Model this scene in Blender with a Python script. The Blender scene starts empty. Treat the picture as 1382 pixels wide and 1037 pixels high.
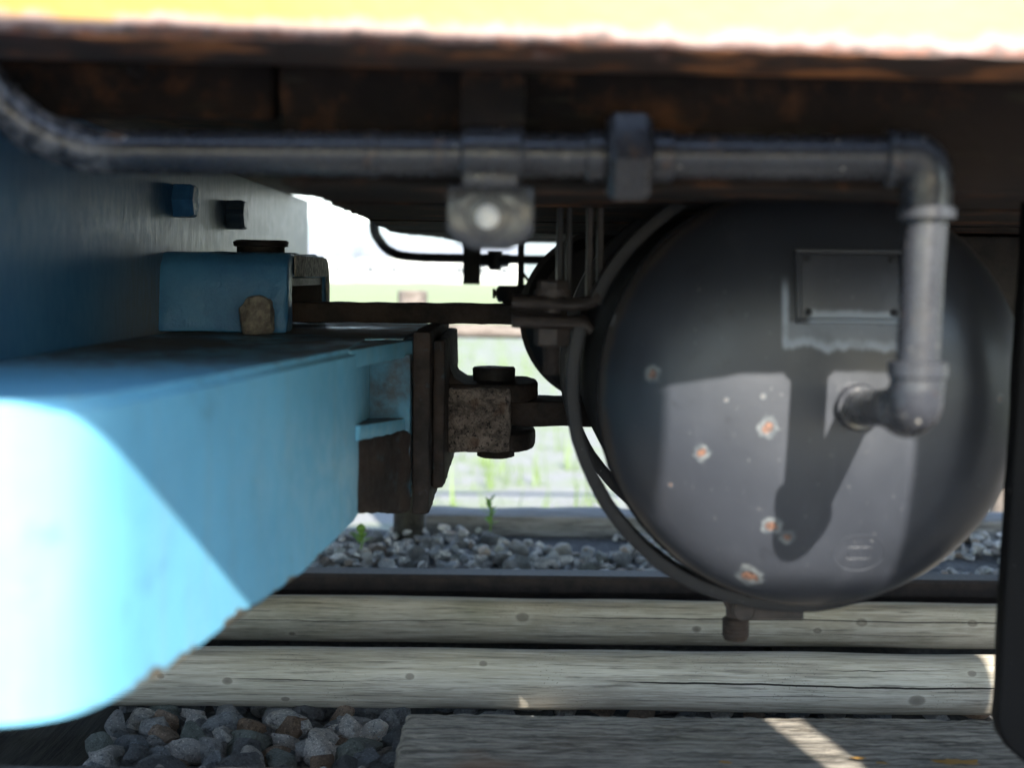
import bpy, bmesh, math, random
from mathutils import Vector, Matrix, noise as mnoise
R = math.radians
rnd = random.Random(7)
scene = bpy.context.scene
COL = scene.collection

# ------------------------------------------------------------------ camera
CAMZ, FPX = 0.617, 1997.0
cam_d = bpy.data.cameras.new('camera')
cam = bpy.data.objects.new('camera', cam_d); COL.objects.link(cam); scene.camera = cam
PITCH = math.atan((518.5 - 372) / FPX)
CM = Matrix.Translation((0, 0, CAMZ)) @ Matrix.Rotation(R(90) - PITCH, 4, 'X') @ Matrix.Rotation(R(0.62), 4, 'Z')
cam.matrix_world = CM
cam_d.sensor_width = 17.3; cam_d.lens = 25.0
cam_d.clip_start = 0.02; cam_d.clip_end = 6000
cam_d.dof.use_dof = True; cam_d.dof.focus_distance = 2.03; cam_d.dof.aperture_fstop = 1.7
C3 = CM.to_3x3()
def at(px, py, Y):
    """the point at depth Y that stands behind this spot of the photograph"""
    d = C3 @ Vector(((px - 691) / FPX, -(py - 518.5) / FPX, -1))
    return Vector((0, 0, CAMZ)) + d * (Y / d.y)

# ------------------------------------------------------------------ light
SUN = Vector((-0.215, 1.0, -0.626)).normalized()
w = bpy.data.worlds.new('World'); scene.world = w; w.use_nodes = True
sky = w.node_tree.nodes.new('ShaderNodeTexSky'); sky.sky_type = 'NISHITA'; sky.sun_disc = False
sky.sun_elevation = math.asin(-SUN.z); sky.sun_rotation = math.atan2(-SUN.x, -SUN.y)
sky.dust_density = 0.4; sky.air_density = 1.15; sky.ozone_density = 2.5
bg = w.node_tree.nodes['Background']; bg.inputs['Strength'].default_value = 0.125
w.node_tree.links.new(sky.outputs[0], bg.inputs['Color'])
sl = bpy.data.lights.new('sun', 'SUN'); sl.energy = 5.0; sl.angle = R(0.6); sl.color = (1.0, 0.955, 0.88)
so = bpy.data.objects.new('sun', sl); COL.objects.link(so)
so.location = (3, -8, 7); so.rotation_euler = SUN.to_track_quat('-Z', 'Y').to_euler()
scene.view_settings.view_transform = 'Standard'; scene.view_settings.look = 'None'
scene.view_settings.exposure = 2.05; scene.view_settings.gamma = 1.0
scene.cycles.use_denoising = True
scene.cycles.max_bounces = 7; scene.cycles.diffuse_bounces = 4; scene.cycles.glossy_bounces = 3

# ------------------------------------------------------------------ node helper
class NT:
    def __init__(s, name):
        s.m = bpy.data.materials.new(name); s.m.use_nodes = True
        s.t = s.m.node_tree; s.b = s.t.nodes['Principled BSDF']
        s.geo = s.t.nodes.new('ShaderNodeNewGeometry'); s.pos = s.geo.outputs['Position']
    def add(s, typ, **kw):
        n = s.t.nodes.new(typ)
        for k, v in kw.items(): setattr(n, k, v)
        return n
    def put(s, sock, v):
        if isinstance(v, bpy.types.NodeSocket): s.t.links.new(v, sock)
        elif isinstance(v, (tuple, list)) and len(v) == 3 and sock.type == 'RGBA': sock.default_value = (*v, 1)
        else: sock.default_value = v
    def vec(s, src=None, scale=(1, 1, 1), loc=(0, 0, 0)):
        n = s.add('ShaderNodeMapping'); s.put(n.inputs['Vector'], src or s.pos)
        n.inputs['Scale'].default_value = scale; n.inputs['Location'].default_value = loc
        return n.outputs[0]
    def noise(s, scale, detail=4, rough=0.55, v=None, dist=0.0):
        n = s.add('ShaderNodeTexNoise'); s.put(n.inputs['Vector'], v or s.pos)
        n.inputs['Scale'].default_value = scale; n.inputs['Detail'].default_value = detail
        n.inputs['Roughness'].default_value = rough; n.inputs['Distortion'].default_value = dist
        return n.outputs[0]
    def vor(s, scale, v=None, feature='F1'):
        n = s.add('ShaderNodeTexVoronoi', feature=feature); s.put(n.inputs['Vector'], v or s.pos)
        n.inputs['Scale'].default_value = scale
        return n.outputs['Distance']
    def math(s, op, a, b=0.0, c=None):
        n = s.add('ShaderNodeMath', operation=op); s.put(n.inputs[0], a); s.put(n.inputs[1], b)
        if c is not None: s.put(n.inputs[2], c)
        return n.outputs[0]
    def rng(s, v, a, b, c=0.0, d=1.0, smooth=True):
        n = s.add('ShaderNodeMapRange'); n.interpolation_type = 'SMOOTHSTEP' if smooth else 'LINEAR'
        s.put(n.inputs[0], v)
        for i, x in zip((1, 2, 3, 4), (a, b, c, d)): n.inputs[i].default_value = x
        return n.outputs[0]
    def mix(s, f, a, b, blend='MIX'):
        n = s.add('ShaderNodeMix', data_type='RGBA', blend_type=blend)
        s.put(n.inputs[0], f); s.put(n.inputs[6], a); s.put(n.inputs[7], b)
        return n.outputs[2]
    def xyz(s, v=None):
        n = s.add('ShaderNodeSeparateXYZ'); s.put(n.inputs[0], v or s.pos); return n.outputs
    def dist(s, p, v=None, squash=(1, 1, 1)):
        src = v or s.pos
        if squash != (1, 1, 1):
            src = s.vec(src, squash); p = tuple(a * b for a, b in zip(p, squash))
        n = s.add('ShaderNodeVectorMath', operation='DISTANCE'); s.put(n.inputs[0], src)
        n.inputs[1].default_value = tuple(p); return n.outputs['Value']
    def ramp(s, f, stops, interp='LINEAR'):
        n = s.add('ShaderNodeValToRGB'); s.put(n.inputs[0], f); cr = n.color_ramp; cr.interpolation = interp
        while len(cr.elements) < len(stops): cr.elements.new(0.5)
        for e, (p, c) in zip(cr.elements, stops): e.position = p; e.color = (*c, 1)
        return n.outputs[0]
    def done(s, col=None, rough=None, metal=None, height=None, bump=0.3, dist=0.002, spec=None):
        if col is not None: s.put(s.b.inputs['Base Color'], col)
        if rough is not None: s.put(s.b.inputs['Roughness'], rough)
        if metal is not None: s.put(s.b.inputs['Metallic'], metal)
        if spec is not None: s.put(s.b.inputs['Specular IOR Level'], spec)
        if height is not None:
            n = s.add('ShaderNodeBump'); n.inputs['Strength'].default_value = bump; n.inputs['Distance'].default_value = dist
            s.put(n.inputs['Height'], height); s.t.links.new(n.outputs[0], s.b.inputs['Normal'])
        return s.m
    def spots(s, col, pts, inner, halo, inner_r=0.45, warp=0.5, scale=180):
        """rust spots with a chipped halo at the given points: (point, radius)"""
        nz = s.math('SUBTRACT', s.noise(scale, 3), 0.5)
        mh = mi = None
        for p, r in pts:
            d = s.math('ADD', s.dist(p), s.math('MULTIPLY', nz, r * warp * 2))
            a = s.rng(d, r * 0.75, r, 1, 0); b = s.rng(d, r * inner_r * 0.7, r * inner_r, 1, 0)
            mh = a if mh is None else s.math('MAXIMUM', mh, a)
            mi = b if mi is None else s.math('MAXIMUM', mi, b)
        col = s.mix(mh, col, halo) if halo is not None else col
        return s.mix(mi, col, inner), mi

# ------------------------------------------------------------------ mesh helpers
def bm_new(): return bmesh.new()
def box(bm, x0, x1, y0, y1, z0, z1):
    v = [bm.verts.new(p) for p in ((x0,y0,z0),(x1,y0,z0),(x1,y1,z0),(x0,y1,z0),(x0,y0,z1),(x1,y0,z1),(x1,y1,z1),(x0,y1,z1))]
    for f in ((0,3,2,1),(4,5,6,7),(0,1,5,4),(1,2,6,5),(2,3,7,6),(3,0,4,7)): bm.faces.new([v[i] for i in f])
    return v
def hexa(bm, pts):
    v = [bm.verts.new(p) for p in pts]
    for f in ((0,3,2,1),(4,5,6,7),(0,1,5,4),(1,2,6,5),(2,3,7,6),(3,0,4,7)): bm.faces.new([v[i] for i in f])
    return v
def prism(bm, outline, axis, a0, a1):
    """outline in the two other axes (xy for z, xz for y, yz for x), swept along axis"""
    mk = {'z': lambda p, a: (p[0], p[1], a), 'y': lambda p, a: (p[0], a, p[1]), 'x': lambda p, a: (a, p[0], p[1])}[axis]
    lo = [bm.verts.new(mk(p, a0)) for p in outline]; hi = [bm.verts.new(mk(p, a1)) for p in outline]
    n = len(outline)
    bm.faces.new(lo[::-1]); bm.faces.new(hi)
    for i in range(n): bm.faces.new((lo[i], lo[(i+1) % n], hi[(i+1) % n], hi[i]))
    return lo, hi
def smooth_path(pts, n=8):
    pts = [Vector(p) for p in pts]; out = []
    P = [pts[0] * 2 - pts[1]] + pts + [pts[-1] * 2 - pts[-2]]
    for i in range(1, len(P) - 2):
        a, b, c, d = P[i-1:i+3]
        for k in range(n):
            t = k / n
            out.append(0.5 * ((2*b) + (c-a)*t + (2*a-5*b+4*c-d)*t*t + (3*b-a-3*c+d)*t**3))
    out.append(pts[-1]); return out
def tube(bm, path, rad, segs=20, cap=True):
    path = [Vector(p) for p in path]; n = len(path)
    rads = rad if isinstance(rad, (list, tuple)) else [rad] * n
    t0 = (path[1] - path[0]).normalized()
    up = Vector((0, 0, 1)) if abs(t0.z) < 0.9 else Vector((0, 1, 0))
    u = t0.cross(up).normalized(); rings = []
    for i, p in enumerate(path):
        t = (path[min(i+1, n-1)] - path[max(i-1, 0)]).normalized()
        u = (u - t * u.dot(t)).normalized(); v = t.cross(u)
        rings.append([bm.verts.new(p + (u * math.cos(2*math.pi*k/segs) + v * math.sin(2*math.pi*k/segs)) * rads[i]) for k in range(segs)])
    for a, b in zip(rings, rings[1:]):
        for k in range(segs): bm.faces.new((a[k], a[(k+1) % segs], b[(k+1) % segs], b[k]))
    if cap: bm.faces.new(rings[0][::-1]); bm.faces.new(rings[-1])
    return rings
def lathe(bm, prof, origin, axis, segs=32, cap=True, ang=0.0, u0=None):
    """profile of (radius, height) pairs turned about axis through origin"""
    ax = Vector(axis).normalized(); o = Vector(origin)
    u = (Vector(u0) if u0 else ax.orthogonal()).normalized(); v = ax.cross(u); rings = []
    for r, h in prof:
        rings.append([bm.verts.new(o + ax*h + (u*math.cos(ang+2*math.pi*k/segs) + v*math.sin(ang+2*math.pi*k/segs)) * max(r, 1e-5)) for k in range(segs)])
    for a, b in zip(rings, rings[1:]):
        for k in range(segs): bm.faces.new((a[k], a[(k+1) % segs], b[(k+1) % segs], b[k]))
    if cap: bm.faces.new(rings[0][::-1]); bm.faces.new(rings[-1])
def bevel(bm, wdt, segs=2, ang=25):
    bmesh.ops.recalc_face_normals(bm, faces=bm.faces[:])
    es = [e for e in bm.edges if len(e.link_faces) == 2 and e.calc_face_angle(0) > R(ang)]
    bmesh.ops.bevel(bm, geom=es, offset=wdt, segments=segs, affect='EDGES', clamp_overlap=True, profile=0.5)
def rough(bm, amp, scale, length=None, seed=0.0, octaves=3):
    """dice long edges, then push the surface about with noise"""
    if length:
        for _ in range(7):
            es = [e for e in bm.edges if e.calc_length() > length]
            if not es: break
            bmesh.ops.subdivide_edges(bm, edges=es, cuts=1, use_grid_fill=True)
            bmesh.ops.triangulate(bm, faces=[f for f in bm.faces if len(f.verts) > 4])
    bm.normal_update()
    for v in bm.verts:
        p = v.co * scale + Vector((seed, seed * 1.7, -seed)); n = 0; a = 1
        for _ in range(octaves): n += a * mnoise.noise(p); p = p * 2.03; a *= 0.5
        v.co += v.normal * n * amp
def obj(name, bm, mat, parent=None, sharp=32, recalc=True):
    if recalc: bmesh.ops.recalc_face_normals(bm, faces=bm.faces[:])
    me = bpy.data.meshes.new(name); bm.to_mesh(me); bm.free()
    for p in me.polygons: p.use_smooth = True
    me.set_sharp_from_angle(angle=R(sharp))
    me.materials.append(mat)
    o = bpy.data.objects.new(name, me); COL.objects.link(o)
    if parent is not None:
        q = parent; off = Vector((0, 0, 0))
        while q is not None: off += q.location; q = q.parent
        me.transform(Matrix.Translation(-off)); o.parent = parent
    return o
def base(o):
    """move a one-mesh thing's origin to the middle of its base"""
    me = o.data; xs = [v.co for v in me.vertices]
    c = Vector(((min(v.x for v in xs)+max(v.x for v in xs))/2, (min(v.y for v in xs)+max(v.y for v in xs))/2, min(v.z for v in xs)))
    me.transform(Matrix.Translation(-c)); o.location = c; return o
def tag(o, label=None, cat=None, group=None, kind=None):
    for k, v in (('label', label), ('category', cat), ('group', group), ('kind', kind)):
        if v: o[k] = v
    return o
def thing(name, loc, label, cat, group=None):
    o = bpy.data.objects.new(name, None); COL.objects.link(o); o.location = loc; o.empty_display_size = 0.05
    return tag(o, label, cat, group)

# ------------------------------------------------------------------ materials
TC = at(1095, 533, 1.49); TR = 0.2145; TY = 1.49; DD = 0.097
def dome_y(x, z):
    r2 = ((x-TC.x)**2 + (z-TC.z)**2) / TR**2
    return TY - DD*math.sqrt(max(0, 1-r2**1.3))
def on_tank(px, py):
    d = 1.42
    for _ in range(12): p = at(px, py, d); d = dome_y(p.x, p.z)
    return at(px, py, d)
RUST = (0.09, 0.035, 0.014); RUST_D = (0.028, 0.017, 0.012)
BEAM = [(0.868, -0.42), (0.873, -0.303), (0.890, -0.272), (0.925, -0.254), (1.0, -0.240), (1.157, -0.216), (1.345, -0.190), (1.53, -0.164)]
def on_beam(px, py):
    lo, hi = 0.869, 1.53
    for _ in range(40):
        m = (lo + hi)/2; x = at(px, py, m).x
        for (a, xa), (b, xb) in zip(BEAM, BEAM[1:]):
            if m <= b: bx = xa + (xb-xa)*(m-a)/(b-a); break
        if x > bx: hi = m
        else: lo = m
    return at(px, py, (lo+hi)/2)
def m_blue():
    s = NT('blue_paint'); x = s.xyz(); z = x[2]
    n1 = s.noise(6, 5); n2 = s.noise(45, 4); streak = s.noise(1, 4, v=s.vec(None, (70, 70, 5)))
    col = s.mix(s.rng(n1, 0.3, 0.7), (0.115, 0.345, 0.49), (0.138, 0.385, 0.535))
    col = s.mix(s.math('MULTIPLY', s.rng(streak, 0.46, 0.68), 0.25), col, (0.17, 0.27, 0.30))
    scr = s.noise(1, 5, 0.7, v=s.vec(None, (9, 9, 160)))
    col = s.mix(s.math('MULTIPLY', s.rng(scr, 0.68, 0.72), 0.5), col, (0.26, 0.38, 0.42))
    col = s.mix(s.math('MULTIPLY', s.rng(s.noise(16, 6, 0.7), 0.56, 0.70), 0.5), col, (0.08, 0.20, 0.26))
    # grey road dust that settles on level tops
    nz = s.xyz(s.geo.outputs['Normal'])[2]
    dust = s.math('MULTIPLY', s.rng(nz, 0.55, 0.9), s.rng(s.noise(9, 5, v=s.vec(None, (1, 0.6, 1))), 0.30, 0.55))
    nearf = s.rng(x[1], 1.05, 1.6)
    dust = s.math('MULTIPLY', dust, nearf)
    col = s.mix(s.math('MULTIPLY', dust, 0.93), col, (0.085, 0.078, 0.07))
    # chips along the lower edge of the curved beam and the top edge
    low = s.rng(s.math('SUBTRACT', z, s.math('MULTIPLY', s.math('SUBTRACT', s.noise(34, 3), 0.65), 0.04)), 0.3490, 0.3515, 1, 0)
    low = s.math('MULTIPLY', low, s.rng(x[1], 0.86, 1.0))
    col = s.mix(low, col, (0.085, 0.07, 0.05))
    edge = s.math('MULTIPLY', s.rng(s.math('ABSOLUTE', s.math('SUBTRACT', z, 0.541)), 0.0, 0.006, 1, 0), s.rng(n2, 0.5, 0.6))
    edge = s.math('MULTIPLY', edge, s.rng(x[1], 1.1, 1.25))
    col = s.mix(edge, col, RUST)
    pts = [(on_beam(a, b), r) for a, b, r in ((302, 650, .0040), (383, 680, .0046), (276, 588, .003), (448, 664, .0048), (140, 692, .0042), (27, 940, .0055), (456, 695, .0035),
           (413, 694, .0022), (216, 652, .003), (310, 548, .003), (459, 712, .0055), (352, 770, .006), (397, 760, .004), (430, 610, .002))]
    col, mi = s.spots(col, pts, (0.04, 0.024, 0.015), (0.22, 0.27, 0.24), 0.6, 0.5, 120)
    h = s.math('ADD', s.math('ADD', s.math('MULTIPLY', s.noise(55, 4), 0.5), s.math('MULTIPLY', s.noise(11, 2), 2.2)), s.math('MULTIPLY', mi, -0.6))
    ro = s.rng(n2, 0.3, 0.7, 0.34, 0.5); ro = s.mix(dust, ro, (0.85, 0.85, 0.85))
    return s.done(col, ro, height=h, bump=0.35, dist=0.0012)
def m_wall():
    s = NT('shaded_grimy_blue_wall_paint'); x = s.xyz()
    n1 = s.noise(7, 5); drip = s.noise(1, 5, 0.65, v=s.vec(None, (1, 60, 7)))
    scr = s.noise(1, 6, 0.75, v=s.vec(None, (1, 260, 40)))
    col = s.mix(s.rng(n1, 0.3, 0.7), (0.022, 0.10, 0.205), (0.03, 0.13, 0.25))  # base is the beam blue darkened to stand in for shade
    grime = s.math('MULTIPLY', s.rng(x[1], 1.75, 2.5), 0.85)
    gcol = s.mix(s.rng(drip, 0.45, 0.62), (0.032, 0.042, 0.046), (0.075, 0.09, 0.09))
    col = s.mix(grime, col, gcol)
    low = s.math('MULTIPLY', s.rng(s.math('SUBTRACT', x[2], s.math('MULTIPLY', n1, 0.16)), 0.50, 0.62, 1, 0), s.rng(x[1], 1.5, 1.85))
    col = s.mix(s.math('MULTIPLY', low, s.rng(scr, 0.42, 0.6, 0.5, 1)), col, (0.17, 0.15, 0.12))
    col = s.mix(s.math('MULTIPLY', s.rng(drip, 0.64, 0.70), s.rng(x[1], 2.2, 2.6)), col, (0.02, 0.013, 0.009))
    col = s.mix(s.math('MULTIPLY', s.rng(scr, 0.64, 0.68), s.rng(x[1], 1.5, 1.8)), col, (0.22, 0.2, 0.15))
    return s.done(col, s.rng(scr, 0.3, 0.7, 0.28, 0.5), height=s.math('ADD', s.noise(60, 4), s.math('MULTIPLY', scr, 0.5)), bump=0.3, dist=0.001)
def m_rust(name, a, b, scale=25, bump=0.6, ro=0.8, dist=0.002, fleck=None):
    s = NT(name); n1 = s.noise(scale, 6, 0.65); n2 = s.noise(scale * 7, 5, 0.7)
    col = s.mix(s.rng(n1, 0.35, 0.65), a, b)
    if fleck: col = s.mix(s.rng(s.noise(scale * 2.3, 4, 0.7), 0.58, 0.68), col, fleck)
    return s.done(col, s.rng(n2, 0.3, 0.7, ro - 0.15, ro + 0.1), height=s.math('ADD', n1, s.math('MULTIPLY', n2, 0.5)), bump=bump, dist=dist, spec=0.25)
def m_flaky():
    s = NT('flaking_cast_iron'); v = s.vec(None, (1, 1, 1))
    wv = s.add('ShaderNodeMix', data_type='VECTOR'); s.put(wv.inputs[0], 0.03); s.put(wv.inputs[4], s.pos)
    nn = s.add('ShaderNodeTexNoise'); nn.inputs['Scale'].default_value = 30; s.put(nn.inputs['Vector'], s.pos); s.put(wv.inputs[5], nn.outputs[1])
    cr = s.vor(230, wv.outputs[1], 'DISTANCE_TO_EDGE'); n1 = s.noise(55, 8, 0.75, dist=0.8); n2 = s.noise(190, 6, 0.75)
    brk = s.rng(s.noise(35, 4), 0.45, 0.6)
    col = s.mix(s.rng(n1, 0.38, 0.62), (0.12, 0.095, 0.078), (0.34, 0.275, 0.23))
    col = s.mix(s.rng(n2, 0.54, 0.62), col, (0.014, 0.011, 0.011))
    col = s.mix(s.math('MULTIPLY', s.math('MULTIPLY', s.rng(cr, 0.0, 0.05, 1, 0), brk), 0.8), col, (0.015, 0.011, 0.01))
    col = s.mix(s.math('MULTIPLY', s.rng(s.noise(26, 4), 0.56, 0.68), 0.6), col, (0.13, 0.065, 0.035))
    h = s.math('ADD', s.math('MULTIPLY', s.math('MULTIPLY', s.rng(cr, 0, 0.10), brk), 0.5), s.math('ADD', s.math('MULTIPLY', n1, 1.6), s.math('MULTIPLY', n2, 1.2)))
    return s.done(col, 0.75, height=h, bump=1.0, dist=0.004)
def m_black(name, c, ro=0.5, pts=None, stain=None, spec=None):
    s = NT(name); n1 = s.noise(9, 5); n2 = s.noise(120, 4)
    c2 = tuple(k * 1.25 for k in c)
    col = s.mix(s.rng(n1, 0.3, 0.7), c, c2)
    col = s.mix(s.math('MULTIPLY', s.rng(s.noise(3.5, 4, v=s.vec(None, (1, 1, 0.5))), 0.45, 0.7), 0.35), col, tuple(k * 1.9 for k in c))
    col = s.mix(s.math('MULTIPLY', s.rng(s.noise(210, 2), 0.72, 0.77), 0.6), col, (0.2, 0.2, 0.19))
    drip = s.noise(1, 5, 0.65, v=s.vec(None, (38, 38, 5)))
    col = s.mix(s.math('MULTIPLY', s.rng(drip, 0.52, 0.70), 0.28), col, tuple(k * 2.3 for k in (c[0]*1.05, c[1], c[2]*.95)))
    col = s.mix(s.math('MULTIPLY', s.rng(s.noise(26, 6, 0.75), 0.58, 0.70), 0.5), col, tuple(k * 0.45 for k in c))
    col = s.mix(s.math('MULTIPLY', s.rng(s.noise(75, 3, 0.7), 0.69, 0.74), 0.55), col, (0.13, 0.125, 0.12))
    if stain: col = stain(s, col)
    mi = 0.0
    if pts:
        rc = s.mix(s.rng(s.noise(330, 4, 0.7), 0.38, 0.62), (0.035, 0.024, 0.02), (0.20, 0.10, 0.065)); hc = s.mix(s.rng(s.noise(90, 3), 0.4, 0.65), (0.05, 0.057, 0.063), (0.11, 0.118, 0.12))
        col, mi = s.spots(col, pts, rc, hc, 0.5, 0.55, 110)
    h = s.math('ADD', s.math('ADD', s.math('MULTIPLY', n2, 0.35), s.math('MULTIPLY', s.noise(18, 3), 1.6)), s.math('MULTIPLY', mi, -0.8))
    return s.done(col, s.rng(n1, 0.3, 0.7, ro - 0.06, ro + 0.08), height=h, bump=0.25, dist=0.0012, spec=spec)
def m_grey_pipe():
    s = NT('grey_pipe_paint'); x = s.xyz(); n1 = s.noise(14, 5); n2 = s.noise(90, 4)
    col = s.mix(s.rng(n1, 0.3, 0.7), (0.021, 0.022, 0.027), (0.034, 0.036, 0.042))
    worn = s.math('MULTIPLY', s.rng(x[0], -0.335, -0.30, 1, 0), s.rng(s.noise(70, 4), 0.42, 0.56))
    col = s.mix(s.math('MULTIPLY', worn, 0.6), col, (0.17, 0.17, 0.18))
    col = s.mix(s.math('MULTIPLY', s.rng(s.noise(30, 5, 0.7), 0.60, 0.70), 0.8), col, (0.11, 0.065, 0.04))
    col = s.mix(s.rng(s.noise(160, 2), 0.72, 0.75), col, (0.5, 0.46, 0.4))
    return s.done(col, s.rng(n2, 0.3, 0.7, 0.18, 0.36), height=s.math('ADD', n1, s.math('MULTIPLY', n2, 0.4)), bump=0.35, dist=0.0014)
def m_yellow(zb):
    s = NT('chipped_yellow_paint'); x = s.xyz(); n = s.noise(28, 5, 0.65); n2 = s.noise(7, 4)
    col = s.mix(s.rng(n2, 0.35, 0.65), (0.30, 0.155, 0.022), (0.33, 0.20, 0.035))
    col = s.mix(s.rng(s.math('ADD', x[0], s.math('MULTIPLY', n2, 0.3)), -0.05, 0.5), col, (0.22, 0.215, 0.075))
    h = s.math('SUBTRACT', x[2], s.math('ADD', zb[0], s.math('MULTIPLY', x[0], zb[1])))
    hh = s.math('ADD', h, s.math('MULTIPLY', s.math('SUBTRACT', n, 0.5), 0.03))
    col = s.mix(s.rng(hh, 0.008, 0.018, 1, 0), col, (0.27, 0.19, 0.17))
    col = s.mix(s.math('MULTIPLY', s.rng(hh, 0.002, 0.010, 1, 0), 0.95), col, s.mix(s.rng(s.noise(60, 4, 0.7), 0.4, 0.6), (0.03, 0.012, 0.007), (0.13, 0.035, 0.011)))
    under = s.rng(h, 0.0005, 0.002, 1, 0)
    rcol = s.mix(s.rng(s.noise(16, 5), 0.45, 0.70), (0.035, 0.018, 0.011), (0.42, 0.15, 0.045))
    col = s.mix(under, col, rcol)
    return s.done(col, 0.5, height=n, bump=0.4, dist=0.002)
def m_wood(name, cols, axis_scale, pts=(), cracks=(), moss=0.0, bump=0.5, dark_noise=0.5, stain=0.5, fine=0.8):
    """weathered wood with grain along X; pts are knots, cracks are (z, y-ish, x0, x1, width, seed)"""
    s = NT(name); x = s.xyz()
    warpv = s.vec(None, axis_scale)
    g1 = s.noise(1.0, 6, 0.65, v=warpv, dist=0.6); g2 = s.noise(1.0, 5, 0.7, v=s.vec(None, tuple(a * 3.7 for a in axis_scale)))
    n1 = s.noise(5, 4)
    col = s.mix(s.rng(g1, 0.38, 0.60), cols[0], cols[1])
    col = s.mix(s.math('MULTIPLY', s.rng(n1, 0.42, 0.68), 0.55), col, cols[2])
    col = s.mix(s.math('MULTIPLY', s.rng(g2, 0.54, 0.66), dark_noise), col, tuple(c * 0.28 for c in cols[0]))
    if moss: col = s.mix(s.math('MULTIPLY', s.rng(s.noise(4.3, 5), 0.52, 0.7), moss), col, (0.10, 0.115, 0.055))
    g3 = s.noise(1.0, 4, 0.75, v=s.vec(None, tuple(a * (2.2 if a < 20 else 3.4) for a in axis_scale)))
    col = s.mix(s.rng(g3, 0.34, 0.48, 0.85 * fine, 0), col, tuple(c * 0.35 for c in cols[0])); col = s.mix(s.rng(g3, 0.53, 0.66, 0, 0.6 * fine), col, tuple(min(1, c * 1.3) for c in cols[1]))
    worm = s.math('MULTIPLY', s.rng(s.vor(300, s.vec(None, (0.6, 1, 1))), 0.10, 0.16, 1, 0), s.rng(s.noise(7, 3), 0.52, 0.60))
    col = s.mix(s.math('MULTIPLY', worm, 0.85), col, (0.02, 0.016, 0.012))
    h = s.math('ADD', s.math('ADD', s.math('MULTIPLY', g1, 0.6), s.math('MULTIPLY', g2, 0.7)), s.math('MULTIPLY', g3, 1.1))
    col = s.mix(s.math('MULTIPLY', s.rng(s.noise(3.1, 3), 0.66, 0.74), stain), col, (0.20, 0.10, 0.045))
    for (p, r) in pts:
        r = r * (0.62 + 0.3*rnd.random()); d = s.dist(tuple(p), None, (0.75, 1, 1.1)); d = s.math('ADD', d, s.math('MULTIPLY', s.math('SUBTRACT', g2, 0.5), r * 0.7))
        col = s.mix(s.rng(d, r * 0.9, r * 2.6, 0.3, 0), col, tuple(min(1, c * 1.15) for c in cols[1]))
        col = s.mix(s.rng(d, r * 0.8, r * 1.3, 0.55, 0), col, (0.07, 0.05, 0.034))
        kf = rnd.uniform(.45, .95); col = s.mix(s.rng(d, r * 0.2, r * 0.85, 0.85, 0), col, tuple(c * kf for c in cols[0]))
        h = s.math('ADD', h, s.rng(d, r * 0.8, r * 1.2, -0.8, 0))
    for (z0, x0, x1, wd, sd, slope) in cracks:
        wob = s.noise(3.0, 5, 0.6, v=s.vec(None, (1, 0, 0), (sd, 0, 0)))
        zc = s.math('ADD', s.math('MULTIPLY', x[0], slope), s.math('MULTIPLY', s.math('SUBTRACT', wob, 0.5), 0.018))
        d = s.math('ABSOLUTE', s.math('SUBTRACT', s.math('SUBTRACT', x[2], zc), z0))
        win = s.math('MULTIPLY', s.rng(x[0], x0, x0 + 0.12), s.rng(x[0], x1 - 0.12, x1, 1, 0))
        wv = s.math('MULTIPLY', win, wd)
        k = s.math('MULTIPLY', s.math('LESS_THAN', d, wv), s.rng(x[1], 1.95, 1.96) if False else 1.0)
        col = s.mix(k, col, (0.012, 0.009, 0.007)); h = s.math('ADD', h, s.math('MULTIPLY', k, -1.5))
    return s.done(col, 0.85, height=h, bump=bump, dist=0.003, spec=0.3)
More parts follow.
